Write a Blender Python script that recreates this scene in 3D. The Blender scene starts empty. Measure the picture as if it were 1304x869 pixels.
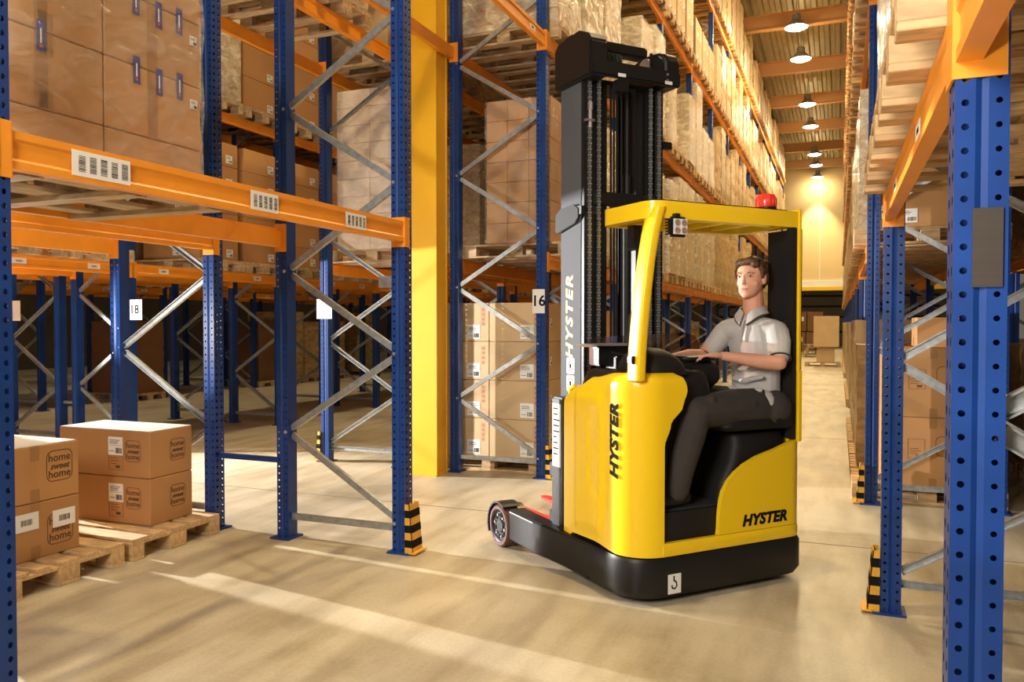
import bpy, bmesh, math, random
from mathutils import Matrix, Vector, noise
R = math.radians
random.seed(7)
scene = bpy.context.scene
COL = scene.collection

# ------------------------------------------------------------------ camera, world, big lights, exposure
cam = bpy.data.cameras.new('camera')
cam.sensor_width = 36.0
cam.lens = 36.0 * 1020.0 / 1304.0
cam.clip_start = 0.05
cam_ob = bpy.data.objects.new('camera', cam)
COL.objects.link(cam_ob)
cam_ob.location = (0, 0, 1.566)
cam_ob.rotation_euler = (R(90 - 1.31), 0, R(22.176))
scene.camera = cam_ob

world = bpy.data.worlds.new('world')
scene.world = world
world.use_nodes = True
world.node_tree.nodes['Background'].inputs[0].default_value = (1.0, 0.86, 0.66, 1)
world.node_tree.nodes['Background'].inputs[1].default_value = 0.10

vs = scene.view_settings
vs.view_transform = 'Standard'
vs.look = 'None'
vs.gamma = 1.0
vs.use_curve_mapping = False
vs.exposure = 0.42

def lamp(name, kind, loc, target, power, color, size=0.3, angle=None, blend=0.4, parent=None):
    l = bpy.data.lights.new(name, kind)
    l.energy = power
    l.color = color
    if kind == 'AREA':
        l.shape = 'SQUARE'; l.size = size
    else:
        l.shadow_soft_size = size
    if kind == 'SPOT':
        l.spot_size = R(angle or 90); l.spot_blend = blend
    o = bpy.data.objects.new(name, l)
    COL.objects.link(o)
    o.location = loc
    if target is not None:
        d = Vector(target) - Vector(loc)
        o.rotation_euler = d.to_track_quat('-Z', 'Y').to_euler()
    if parent: o.parent = parent
    return o

WARM = (1.0, 0.77, 0.42)
WHITE = (1.0, 0.93, 0.84)
# photographer's strobe standing out of frame in the second aisle, shining through the racks
lamp('strobe_light', 'SPOT', (-12.0, 5.25, 1.95), (-3.0, 4.9, 0.4), 8500, (1.0, 0.97, 0.94), 0.03, 62, 0.5)
# second, smaller strobe in the passage behind the racks
lamp('passage_strobe_light', 'SPOT', (-5.3, 3.2, 1.5), (-3.7, 7.8, 1.9), 170, WHITE, 0.03, 50, 0.3)
# soft key beside the camera
lamp('softbox_light', 'AREA', (-1.7, -1.6, 3.3), (-1.2, 5.2, 1.1), 240, WHITE, 1.5)
# hard strobe at the right of the camera, on the racks above
lamp('rack_strobe_light', 'SPOT', (-1.0, -0.6, 1.3), (0.7, 3.0, 2.9), 150, WHITE, 0.15, 60, 0.6)

# ------------------------------------------------------------------ materials
MATS = {}
def mat(name, color, rough=0.5, metal=0.0, var=0.0, scale=8.0, bump=0.0, bscale=60.0, objvar=0.0, spec=0.5, stretch=(1, 1, 1), coat=0.0, coords='Object', c2=None, detail=4.0):
    if name in MATS: return MATS[name]
    m = bpy.data.materials.new(name); m.use_nodes = True
    nt = m.node_tree; N = nt.nodes; L = nt.links
    b = N['Principled BSDF']
    col = (*color, 1)
    b.inputs['Base Color'].default_value = col
    b.inputs['Roughness'].default_value = rough
    b.inputs['Metallic'].default_value = metal
    b.inputs['Specular IOR Level'].default_value = spec
    if coat: b.inputs['Coat Weight'].default_value = coat; b.inputs['Coat Roughness'].default_value = 0.12
    tc = N.new('ShaderNodeTexCoord')
    mp = N.new('ShaderNodeMapping'); mp.inputs['Scale'].default_value = stretch
    L.new(tc.outputs[coords], mp.inputs[0])
    last = None
    if var > 0:
        nz = N.new('ShaderNodeTexNoise'); nz.inputs['Scale'].default_value = scale; nz.inputs['Detail'].default_value = detail
        L.new(mp.outputs[0], nz.inputs[0])
        mx = N.new('ShaderNodeMix'); mx.data_type = 'RGBA'
        mr = N.new('ShaderNodeMapRange'); mr.inputs[1].default_value = 0.3; mr.inputs[2].default_value = 0.7
        L.new(nz.outputs[0], mr.inputs[0]); L.new(mr.outputs[0], mx.inputs[0])
        lo = c2 if c2 else tuple(c * (1 - var) for c in color)
        mx.inputs[6].default_value = (*lo, 1)
        mx.inputs[7].default_value = tuple(min(1, c * (1 + var * 0.4)) for c in color) + (1,) if not c2 else col
        last = mx.outputs[2]
    if objvar > 0:
        oi = N.new('ShaderNodeObjectInfo')
        hs = N.new('ShaderNodeHueSaturation')
        m1 = N.new('ShaderNodeMapRange'); m1.inputs[3].default_value = 1 - objvar; m1.inputs[4].default_value = 1 + objvar
        L.new(oi.outputs['Random'], m1.inputs[0]); L.new(m1.outputs[0], hs.inputs['Value'])
        if last: L.new(last, hs.inputs['Color'])
        else: hs.inputs['Color'].default_value = col
        last = hs.outputs[0]
    if last: L.new(last, b.inputs['Base Color'])
    if bump > 0:
        n2 = N.new('ShaderNodeTexNoise'); n2.inputs['Scale'].default_value = bscale; n2.inputs['Detail'].default_value = 3
        L.new(mp.outputs[0], n2.inputs[0])
        bp = N.new('ShaderNodeBump'); bp.inputs['Strength'].default_value = bump; bp.inputs['Distance'].default_value = 0.02
        L.new(n2.outputs[0], bp.inputs['Height']); L.new(bp.outputs[0], b.inputs['Normal'])
    MATS[name] = m
    return m

def emis(name, color, strength):
    m = bpy.data.materials.new(name); m.use_nodes = True
    b = m.node_tree.nodes['Principled BSDF']
    b.inputs['Base Color'].default_value = (*color, 1)
    b.inputs['Emission Color'].default_value = (*color, 1)
    b.inputs['Emission Strength'].default_value = strength
    MATS[name] = m
    return m

BLUE = mat('rack_blue_paint', (0.0065, 0.043, 0.21), 0.36, var=0.25, scale=5, spec=0.4)
ORANGE = mat('beam_orange_paint', (0.88, 0.315, 0.020), 0.42, var=0.08, scale=6)
GALV = mat('galvanised_steel', (0.42, 0.44, 0.44), 0.42, 0.75, var=0.25, scale=30, stretch=(1, 1, 1))
STEEL = mat('bright_steel', (0.6, 0.6, 0.6), 0.3, 0.9)
WOOD = mat('pallet_wood', (0.62, 0.41, 0.20), 0.75, var=0.35, scale=7, stretch=(1, 6, 3), bump=0.15, bscale=30, objvar=0.12)
WOODG = mat('weathered_wood', (0.55, 0.40, 0.24), 0.8, var=0.4, scale=6, stretch=(1, 5, 3), objvar=0.15)
CARD = mat('cardboard', (0.47, 0.245, 0.095), 0.72, var=0.08, scale=3, objvar=0.10, spec=0.3)
CARDL = mat('light_cardboard', (0.58, 0.42, 0.24), 0.7, var=0.08, scale=3, objvar=0.08, spec=0.3)
CARDW = mat('pale_cardboard', (0.80, 0.66, 0.55), 0.6, var=0.06, scale=3, objvar=0.03)
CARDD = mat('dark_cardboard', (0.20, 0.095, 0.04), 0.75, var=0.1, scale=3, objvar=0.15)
TAPE = mat('brown_tape', (0.36, 0.18, 0.065), 0.3)
BLUETAPE = mat('blue_tape', (0.025, 0.03, 0.22), 0.35)
PAPER = mat('white_paper', (0.82, 0.81, 0.78), 0.6)
INK = mat('black_ink', (0.010, 0.010, 0.010), 0.85, spec=0.1)
BROWNINK = mat('brown_ink', (0.10, 0.045, 0.018), 0.7)
REDINK = mat('red_ink', (0.55, 0.05, 0.035), 0.6)
YELCOL = mat('column_yellow_paint', (0.88, 0.47, 0.012), 0.5, var=0.06, scale=3)
YEL = mat('truck_yellow_paint', (0.94, 0.62, 0.010), 0.33, spec=0.4, coat=0.15)
BLACK = mat('black_paint', (0.010, 0.010, 0.010), 0.42, spec=0.3)
PLASTIC = mat('black_plastic', (0.011, 0.010, 0.010), 0.55, spec=0.3, bump=0.05, bscale=300)
RUBBER = mat('tyre_brown', (0.10, 0.028, 0.022), 0.45)
GREYP = mat('mast_grey', (0.10, 0.106, 0.118), 0.65, 0.0, spec=0.12)
DGREY = mat('dark_grey', (0.035, 0.037, 0.040), 0.6, spec=0.15)
RED = mat('fork_red', (0.70, 0.045, 0.03), 0.4)
HAZ = mat('hazard_yellow', (0.78, 0.40, 0.03), 0.5, var=0.2, scale=12)
BRASS = mat('leg_olive_cap', (0.16, 0.12, 0.045), 0.35, 0.5)
SKIN = mat('skin', (0.66, 0.33, 0.21), 0.55, var=0.08, scale=14)
HAIR = mat('brown_hair', (0.13, 0.062, 0.026), 0.5, var=0.5, scale=60, stretch=(1, 0.25, 1), bump=0.4, bscale=140, spec=0.3)
SHIRT = mat('grey_polo_cloth', (0.47, 0.45, 0.43), 0.85, var=0.05, scale=60, bump=0.06, bscale=400)
SHIRTD = mat('dark_trim_cloth', (0.05, 0.035, 0.04), 0.85)
PANTS = mat('dark_trouser_cloth', (0.040, 0.032, 0.028), 0.9, var=0.15, scale=12, bump=0.05, bscale=300)
LIP = mat('lip', (0.50, 0.17, 0.14), 0.5)
EYEW = mat('eye_white', (0.75, 0.72, 0.68), 0.3)
EYED = mat('eye_dark', (0.03, 0.022, 0.018), 0.25)
CEIL = mat('ceiling_deck', (0.42, 0.36, 0.22), 0.5, 0.4, var=0.15, scale=2)
GIRD = mat('roof_girder_paint', (0.50, 0.26, 0.10), 0.6)
WALLY = mat('far_wall_paint', (0.72, 0.53, 0.27), 0.7, var=0.04, scale=1)
WALLG = mat('wall_grey', (0.30, 0.27, 0.22), 0.8, var=0.1, scale=1)
WALLD = mat('wall_dark', (0.10, 0.07, 0.045), 0.8, var=0.2, scale=1)
BRIGHTY = mat('door_yellow', (0.9, 0.55, 0.02), 0.5)
RUST = mat('rust_plate', (0.034, 0.023, 0.016), 0.6, var=0.2, scale=10, stretch=(1, 1, 8))

# floor: sealed concrete with dust, wear and tyre marks of its own
def floor_mat():
    m = bpy.data.materials.new('concrete_floor'); m.use_nodes = True
    nt = m.node_tree; N = nt.nodes; L = nt.links; b = N['Principled BSDF']
    g = N.new('ShaderNodeNewGeometry')
    n1 = N.new('ShaderNodeTexNoise'); n1.inputs['Scale'].default_value = 0.9; n1.inputs['Detail'].default_value = 8; n1.inputs['Roughness'].default_value = 0.62
    L.new(g.outputs['Position'], n1.inputs[0])
    mp = N.new('ShaderNodeMapping'); mp.inputs['Scale'].default_value = (2.6, 0.45, 1); mp.inputs['Rotation'].default_value = (0, 0, 0.25)
    L.new(g.outputs['Position'], mp.inputs[0])
    n2 = N.new('ShaderNodeTexNoise'); n2.inputs['Scale'].default_value = 2.2; n2.inputs['Detail'].default_value = 6
    L.new(mp.outputs[0], n2.inputs[0])
    r1 = N.new('ShaderNodeValToRGB')
    r1.color_ramp.elements[0].position = 0.30; r1.color_ramp.elements[0].color = (0.34, 0.275, 0.175, 1)
    r1.color_ramp.elements[1].position = 0.66; r1.color_ramp.elements[1].color = (0.60, 0.53, 0.40, 1)
    e = r1.color_ramp.elements.new(0.47); e.color = (0.51, 0.44, 0.31, 1)
    L.new(n1.outputs[0], r1.inputs[0])
    r2 = N.new('ShaderNodeValToRGB')
    r2.color_ramp.elements[0].position = 0.34; r2.color_ramp.elements[0].color = (0.72, 0.68, 0.62, 1)
    r2.color_ramp.elements[1].position = 0.56; r2.color_ramp.elements[1].color = (1, 1, 1, 1)
    L.new(n2.outputs[0], r2.inputs[0])
    mx = N.new('ShaderNodeMix'); mx.data_type = 'RGBA'; mx.blend_type = 'MULTIPLY'; mx.inputs[0].default_value = 0.8
    L.new(r1.outputs[0], mx.inputs[6]); L.new(r2.outputs[0], mx.inputs[7])
    n3 = N.new('ShaderNodeTexNoise'); n3.inputs['Scale'].default_value = 55; n3.inputs['Detail'].default_value = 3
    L.new(g.outputs['Position'], n3.inputs[0])
    mx2 = N.new('ShaderNodeMix'); mx2.data_type = 'RGBA'; mx2.blend_type = 'OVERLAY'; mx2.inputs[0].default_value = 0.18
    L.new(mx.outputs[2], mx2.inputs[6]); L.new(n3.outputs[0], mx2.inputs[7])
    L.new(mx2.outputs[2], b.inputs['Base Color'])
    mr = N.new('ShaderNodeMapRange'); mr.inputs[3].default_value = 0.30; mr.inputs[4].default_value = 0.55
    L.new(n1.outputs[0], mr.inputs[0]); L.new(mr.outputs[0], b.inputs['Roughness'])
    b.inputs['Specular IOR Level'].default_value = 0.4
    bp = N.new('ShaderNodeBump'); bp.inputs['Strength'].default_value = 0.04
    L.new(n3.outputs[0], bp.inputs['Height']); L.new(bp.outputs[0], b.inputs['Normal'])
    return m
FLOOR = floor_mat()

def film_mat(name, alpha, tint, rough=0.22):
    m = bpy.data.materials.new(name); m.use_nodes = True
    nt = m.node_tree; N = nt.nodes; L = nt.links
    b = N['Principled BSDF']; out = N['Material Output']
    b.inputs['Base Color'].default_value = (*tint, 1); b.inputs['Roughness'].default_value = rough
    b.inputs['Specular IOR Level'].default_value = 0.8
    tr = N.new('ShaderNodeBsdfTransparent')
    mx = N.new('ShaderNodeMixShader')
    tc = N.new('ShaderNodeTexCoord'); mp = N.new('ShaderNodeMapping'); mp.inputs['Scale'].default_value = (3.0, 3.0, 5.0)
    L.new(tc.outputs['Object'], mp.inputs[0])
    nz = N.new('ShaderNodeTexNoise'); nz.inputs['Scale'].default_value = 2.2; nz.inputs['Detail'].default_value = 5; nz.inputs['Distortion'].default_value = 0.8
    L.new(mp.outputs[0], nz.inputs[0])
    mr = N.new('ShaderNodeMapRange'); mr.inputs[1].default_value = 0.35; mr.inputs[2].default_value = 0.75
    mr.inputs[3].default_value = alpha * 0.45; mr.inputs[4].default_value = min(1, alpha * 1.8)
    L.new(nz.outputs[0], mr.inputs[0]); L.new(mr.outputs[0], mx.inputs[0])
    bp = N.new('ShaderNodeBump'); bp.inputs['Strength'].default_value = 0.6; bp.inputs['Distance'].default_value = 0.05
    L.new(nz.outputs[0], bp.inputs['Height']); L.new(bp.outputs[0], b.inputs['Normal'])
    L.new(tr.outputs[0], mx.inputs[1]); L.new(b.outputs[0], mx.inputs[2]); L.new(mx.outputs[0], out.inputs[0])
    return m
FILM = film_mat('stretch_film', 0.5, (0.90, 0.84, 0.68), 0.14)
FILMC = film_mat('clear_stretch_film', 0.16, (0.75, 0.70, 0.62), 0.15)
WRAP = mat('wrapped_goods', (0.56, 0.40, 0.20), 0.32, var=0.45, scale=4, stretch=(1.2, 1.2, 3), bump=0.6, bscale=9, objvar=0.18)

def glass_mat():
    m = bpy.data.materials.new('clear_windscreen'); m.use_nodes = True
    nt = m.node_tree; N = nt.nodes; L = nt.links; out = N['Material Output']
    tr = N.new('ShaderNodeBsdfTransparent'); tr.inputs[0].default_value = (0.75, 0.62, 0.55, 1)
    gl = N.new('ShaderNodeBsdfGlossy'); gl.inputs['Roughness'].default_value = 0.05
    mx = N.new('ShaderNodeMixShader'); mx.inputs[0].default_value = 0.08
    L.new(tr.outputs[0], mx.inputs[1]); L.new(gl.outputs[0], mx.inputs[2]); L.new(mx.outputs[0], out.inputs[0])
    return m
GLASS = glass_mat()
BULB = emis('lamp_bulb', (1.0, 0.88, 0.60), 60.0)
LED = mat('lamp_lens', (0.75, 0.75, 0.74), 0.15)
BEACON = mat('beacon_red', (0.75, 0.035, 0.015), 0.15, spec=0.7)

# ------------------------------------------------------------------ mesh helpers
class MB:
    def __init__(s): s.v = []; s.f = []; s.m = []; s.mats = []; s.cur = 0
    def mat(s, m):
        if m not in s.mats: s.mats.append(m)
        s.cur = s.mats.index(m); return s
    def add(s, vs, fs):
        o = len(s.v); s.v += [tuple(v) for v in vs]
        for f in fs: s.f.append([i + o for i in f]); s.m.append(s.cur)
        return s
    def box(s, x0, x1, y0, y1, z0, z1, M=None):
        vs = [(x, y, z) for z in (z0, z1) for y in (y0, y1) for x in (x0, x1)]
        if M is not None: vs = [M @ Vector(v) for v in vs]
        return s.add(vs, [(0, 2, 3, 1), (4, 5, 7, 6), (0, 1, 5, 4), (2, 6, 7, 3), (0, 4, 6, 2), (1, 3, 7, 5)])
    def prism(s, poly, t0, t1, axis='z', M=None):
        n = len(poly)
        def mk(p, t):
            return {'z': (p[0], p[1], t), 'y': (p[0], t, p[1]), 'x': (t, p[0], p[1])}[axis]
        vs = [mk(p, t0) for p in poly] + [mk(p, t1) for p in poly]
        if M is not None: vs = [M @ Vector(v) for v in vs]
        fs = [tuple(range(n))[::-1], tuple(range(n, 2 * n))]
        fs += [(i, (i + 1) % n, n + (i + 1) % n, n + i) for i in range(n)]
        return s.add(vs, fs)
    def loft(s, rings, cap=True, closed=True):
        n = len(rings[0]); vs = [v for r in rings for v in r]; fs = []
        for k in range(len(rings) - 1):
            for i in range(n if closed else n - 1):
                j = (i + 1) % n
                fs.append((k * n + i, k * n + j, (k + 1) * n + j, (k + 1) * n + i))
        if cap:
            fs.append(tuple(range(n))[::-1]); fs.append(tuple((len(rings) - 1) * n + i for i in range(n)))
        return s.add(vs, fs)
    def tube(s, pts, r, n=8, flat=1.0):
        pts = [Vector(p) for p in pts]; rings = []
        rs = r if isinstance(r, (list, tuple)) else [r] * len(pts)
        ref = None
        for i, p in enumerate(pts):
            a = pts[max(0, i - 1)]; b = pts[min(len(pts) - 1, i + 1)]
            d = (b - a).normalized()
            if ref is None: ref = Vector((0, 0, 1)) if abs(d.z) < 0.9 else Vector((1, 0, 0))
            u = d.cross(ref).normalized(); w = u.cross(d).normalized(); ref = w
            rings.append([p + u * (rs[i] * math.cos(t)) + w * (rs[i] * flat * math.sin(t)) for t in [2 * math.pi * k / n for k in range(n)]])
        return s.loft(rings)
    def ring(s, prof, c=(0, 0, 0), axis='z', n=20):
        k = len(s.f); s.lathe(prof + [prof[0]], c, axis, n); s.f = s.f[:-2]; s.m = s.m[:-2]
        return s
    def cyl(s, c, r, h, axis='z', n=20, r2=None):
        r2 = r if r2 is None else r2; rings = []
        for rr, t in ((r, 0), (r2, h)):
            ring = []
            for k in range(n):
                a = 2 * math.pi * k / n; x, y = rr * math.cos(a), rr * math.sin(a)
                ring.append({'z': (c[0] + x, c[1] + y, c[2] + t), 'y': (c[0] + y, c[1] + t, c[2] + x), 'x': (c[0] + t, c[1] + x, c[2] + y)}[axis])
            rings.append(ring)
        return s.loft(rings)
    def lathe(s, prof, c=(0, 0, 0), axis='z', n=20):
        rings = []
        for rr, t in prof:
            ring = []
            for k in range(n):
                a = 2 * math.pi * k / n; x, y = rr * math.cos(a), rr * math.sin(a)
                ring.append({'z': (c[0] + x, c[1] + y, c[2] + t), 'y': (c[0] + y, c[1] + t, c[2] + x), 'x': (c[0] + t, c[1] + x, c[2] + y)}[axis])
            rings.append(ring)
        return s.loft(rings)
    def mesh(s, name, m=None, smooth=False, bevel=0.0, seg=2, subsurf=0, angle=35):
        me = bpy.data.meshes.new(name)
        me.from_pydata([tuple(v) for v in s.v], [], s.f)
        mats = s.mats if s.mats else [m]
        for x in mats: me.materials.append(x)
        if s.mats:
            for p, i in zip(me.polygons, s.m): p.material_index = i
        bm = bmesh.new(); bm.from_mesh(me)
        bmesh.ops.recalc_face_normals(bm, faces=bm.faces)
        if bevel > 0:
            es = [e for e in bm.edges if len(e.link_faces) == 2 and e.calc_face_angle(0) > R(30)]
            bmesh.ops.bevel(bm, geom=es, offset=bevel, segments=seg, affect='EDGES', clamp_overlap=True)
        bm.to_mesh(me); bm.free()
        if smooth:
            for p in me.polygons: p.use_smooth = True
            try: me.set_sharp_from_angle(angle=R(angle))
            except Exception: pass
        return me

def link(name, data, parent=None, M=None, label=None, cat=None, group=None, kind=None):
    o = bpy.data.objects.new(name, data)
    COL.objects.link(o)
    if parent is not None: o.parent = parent
    if M is not None: o.matrix_local = M
    if label: o['label'] = label
    if cat: o['category'] = cat
    if group: o['group'] = group
    if kind: o['kind'] = kind
    return o
def thing(name, loc, rz, label, cat, group=None, kind=None):
    return link(name, None, None, Matrix.Translation(loc) @ Matrix.Rotation(rz, 4, 'Z'), label, cat, group, kind)
T = lambda x, y, z: Matrix.Translation((x, y, z))
RZ = lambda a: Matrix.Rotation(a, 4, 'Z')
CACHE = {}
def cached(key, fn):
    if key not in CACHE: CACHE[key] = fn()
    return CACHE[key]

def text_mesh(body, size, m, bold=0.0, shear=0.0, spacing=1.0, sx=1.0):
    key = ('text', body, size, m.name, bold, shear, spacing, sx)
    def mk():
        cu = bpy.data.curves.new('lettering', 'FONT')
        cu.body = body; cu.size = size; cu.align_x = 'CENTER'; cu.align_y = 'CENTER'
        cu.offset = bold; cu.shear = shear; cu.space_character = spacing; cu.extrude = 0.0006; cu.resolution_u = 3
        o = bpy.data.objects.new('lettering_tmp', cu); COL.objects.link(o)
        bpy.context.view_layer.update()
        me = bpy.data.meshes.new_from_object(o.evaluated_get(bpy.context.evaluated_depsgraph_get()))
        bpy.data.objects.remove(o); bpy.data.curves.remove(cu)
        me.materials.clear(); me.materials.append(m)
        if sx != 1.0: me.transform(Matrix.Diagonal((sx, 1, 1, 1)))
        return me
    return cached(key, mk)
# frames that lay a flat thing (x right, y up, z out of the surface) on a face
def on_px(x, y, z): return T(x, y, z) @ Matrix(((0, 0, 1, 0), (1, 0, 0, 0), (0, 1, 0, 0), (0, 0, 0, 1)))    # facing +X: right = +Y
def on_mx(x, y, z): return T(x, y, z) @ Matrix(((0, 0, -1, 0), (-1, 0, 0, 0), (0, 1, 0, 0), (0, 0, 0, 1)))  # facing -X: right = -Y
def on_my(x, y, z): return T(x, y, z) @ Matrix(((1, 0, 0, 0), (0, 0, -1, 0), (0, 1, 0, 0), (0, 0, 0, 1)))   # facing -Y: right = +X

# ------------------------------------------------------------------ the building
def plane(name, x0, x1, y0, y1, z0, z1, m, kind='structure'):
    return link(name, MB().box(x0, x1, y0, y1, z0, z1).mesh(name, m), kind=kind)
plane('floor', -26, 9, -6, 62, -0.2, 0.0, FLOOR)
# recessed saw-cut joints are modelled as thin dark filler strips lying flush in the floor
fl = bpy.data.objects['floor']
JOINT = mat('joint_filler', (0.16, 0.13, 0.10), 0.8)
for y in (6.05, 11.6, 17.2, 22.8):
    link('joint', MB().box(-16, 6, y - 0.006, y + 0.006, -0.01, 0.0008).mesh('joint', JOINT), fl)
for x in (-6.6,):
    link('joint', MB().box(x - 0.005, x + 0.005, -4, 48, -0.01, 0.0008).mesh('joint', JOINT), fl)

# corrugated roof deck, ribs along the aisle
mb = MB()
prof = []
x = -17.0
while x < 9.0:
    prof += [(x, 11.0), (x + 0.13, 11.0), (x + 0.17, 11.09), (x + 0.29, 11.09)]
    x += 0.33
poly = prof + [(prof[-1][0], 11.2), (prof[0][0], 11.2)]
n = len(prof)
vs = [(p[0], y, p[1]) for y in (-3.0, 52.0) for p in prof]
fs = [(i, i + 1, n + i + 1, n + i) for i in range(n - 1)]
mb.add(vs, fs)
link('ceiling', mb.mesh('ceiling', CEIL), kind='structure')
for k in range(11):
    y = 2.2 + 4.6 * k
    g = MB()
    g.box(-17, 8, y - 0.11, y + 0.11, 10.28, 10.31).box(-17, 8, y - 0.11, y + 0.11, 10.70, 10.73).box(-17, 8, y - 0.015, y + 0.015, 10.31, 10.70)
    o = link('trim_%d' % (k + 1), g.mesh('roof_girder', GIRD), kind='structure')
    for s in (-1.0, 1.0):
        link('girder_brace', MB().tube([(s * 7 - 1.2, y, 10.3), (s * 2.0 - 1.2, y + 1.6, 10.75)], 0.03, 6).mesh('girder_brace', GIRD), o)

# far wall over a low opening
w = link('wall_far', MB().box(-16, 9, 51.0, 51.3, 4.05, 11.2).mesh('wall_far', WALLY), kind='structure')
link('panel_joint', MB().box(-1.08, -1.04, 50.985, 51.0, 4.1, 11.0).mesh('panel_joint', PAPER), w)
for x in (-4.4, 2.2):
    link('panel_joint', MB().box(x, x + 0.04, 50.985, 51.0, 4.1, 11.0).mesh('panel_joint', WALLY), w)
link('trim_20', MB().box(-16, 9, 50.9, 51.3, 3.70, 4.05).mesh('trim', PAPER), kind='structure')
link('trim_21', MB().box(-16, 9, 50.86, 51.3, 3.48, 3.70).mesh('trim', BRIGHTY), kind='structure')
wb = link('wall_back', MB().box(-16, 9, 58, 58.3, 0, 5).mesh('wall_back', WALLG), kind='structure')
for z in (0.9, 1.9, 2.6, 3.3):
    link('rail', MB().box(-8, 6, 57.9, 58.0, z, z + 0.12).mesh('rail', DGREY), wb)
link('ceiling_back', MB().box(-16, 9, 51.3, 58, 3.6, 3.8).mesh('ceiling_back', WALLG), kind='structure')
link('wall_left', MB().box(-25.3, -25, -6, 62, 0, 11.2).mesh('wall_left', WALLD), kind='structure')

# ------------------------------------------------------------------ racking
LEV = [2.11, 4.30, 6.48, 8.66]
BH = 0.135
def post_mesh(perf, H=10.3, hp=5.0):
    def mk():
        mb = MB().mat(BLUE)
        hx, hy, g = 0.05, 0.05, 0.007
        pitch = 0.05
        def panel(a, b, z0, z1):
            mb.add([(a[0], a[1], z0), (b[0], b[1], z0), (b[0], b[1], z1), (a[0], a[1], z1)], [(0, 1, 2, 3)])
        def perforated(a, b, z1, rw, rh, cu=0.5):
            L = math.hypot(b[0] - a[0], b[1] - a[1]); du = ((b[0] - a[0]) / L, (b[1] - a[1]) / L)
            n = int(z1 / pitch)
            for i in range(n):
                zc = (i + 0.5) * pitch; vo = []; vi = []
                for k in range(8):
                    t = math.pi / 4 * k; c, s = math.cos(t), math.sin(t)
                    m_ = max(abs(c), abs(s)); ox, oz = c / m_, s / m_
                    u = L / 2 + ox * L / 2; z = zc + oz * pitch / 2
                    vo.append((a[0] + du[0] * u, a[1] + du[1] * u, z))
                    u2 = cu * L + c * rw; z2 = zc + s * rh
                    vi.append((a[0] + du[0] * u2, a[1] + du[1] * u2, z2))
                mb.add(vo + vi, [(k, (k + 1) % 8, 8 + (k + 1) % 8, 8 + k) for k in range(8)])
        sides = [((-hx, -hy), (-0.012, -hy), .0075), ((-0.012, -hy), (0, -hy + g), 0), ((0, -hy + g), (0.012, -hy), 0), ((0.012, -hy), (hx, -hy), .0065)]
        front = [((hx, -hy), (hx, 0), .009), ((hx, 0), (hx, hy), .009)]
        back = [((-hx, hy), (-hx, -hy), 0)]
        side2 = [((-a[0][0], -a[0][1]), (-a[1][0], -a[1][1]), a[2]) for a in sides]
        for lst in (sides, front, side2, back):
            for a, b, r in lst:
                if perf and r > 0:
                    perforated(a, b, hp, r, r * (1.0 if lst is not front else 1.25), 0.5)
                    panel(a, b, hp, H)
                else:
                    panel(a, b, 0, H)
        return mb.mesh('post')
    return cached(('post', perf, H), mk)

def brace_mesh(L):
    def mk():
        # C channel: web facing -Y/+Y, length along X
        p = [(-0.022, -0.014), (0.022, -0.014), (0.022, 0.014), (0.017, 0.014), (0.017, -0.009), (-0.017, -0.009), (-0.017, 0.014), (-0.022, 0.014)]
        mb = MB().prism([(q[1], q[0]) for q in p], -L / 2, L / 2, 'x')
        return mb.mesh('brace', GALV)
    return cached(('brace', round(L, 3)), mk)
PLATE = MB().box(-0.075, 0.09, -0.085, 0.085, 0, 0.012).mesh('base_plate', BLUE)
BOLT = MB().cyl((0, 0, 0), 0.012, 0.008, 'y', 8).mesh('bolt', STEEL)

def make_frame(Xf, Xr, Y, label, group, perf=False, H=10.3, bolts=False):
    s = 1 if Xf > Xr else -1
    d = abs(Xf - Xr)
    t = thing('rack_upright', ((Xf + Xr) / 2, Y, 0), 0 if s > 0 else math.pi, label, 'rack upright', group)
    link('post', post_mesh(perf, H), t, T(d / 2, 0, 0))
    link('post', post_mesh(perf, H), t, T(-d / 2, 0, 0) @ RZ(math.pi))
    link('base_plate', PLATE, t, T(d / 2, 0, 0))
    link('base_plate', PLATE, t, T(-d / 2, 0, 0) @ RZ(math.pi))
    i = d - 0.10
    link('brace', brace_mesh(i), t, T(0, 0, 0.16))
    z = 0.20; side = 1; k = 0
    step = 0.578
    while z + step < H - 0.1:
        L = math.hypot(i, step - 0.05)
        ang = math.atan2(step - 0.05, i)
        link('brace', brace_mesh(L), t, T(0, 0.004 * (-1) ** k, z + step / 2) @ Matrix.Rotation(ang * side, 4, 'Y'))
        if bolts and z < 5:
            link('bolt', BOLT, t, T(side * (d / 2 - 0.03), -0.058, z))
        z += step; side = -side; k += 1
    return t

def beam_mesh(L):
    def mk():
        p = [(0, 0), (.05, 0), (.05, .028), (.043, .038), (.043, .097), (.05, .107), (.05, .135), (.022, .135), (.022, .115), (0, .115)]
        mb = MB(); mb.prism(p, -L / 2, L / 2, 'y')
        return mb.mesh('beam_profile', ORANGE)
    return cached(('beam', L), mk)
def conn_mesh():
    def mk():
        mb = MB()
        mb.box(-0.045, 0.056, -0.004, 0.0, -0.035, 0.165)          # plate against the post's side
        mb.box(0.0512, 0.0565, 0.0, 0.062, -0.035, 0.165)           # hook plate over the post's face
        return mb.mesh('end_connector', ORANGE)
    return cached('conn', mk)
HOOK = MB().box(0.0565, 0.058, 0.022, 0.030, 0.0, 0.045).mesh('hook_slot', INK)

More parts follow.
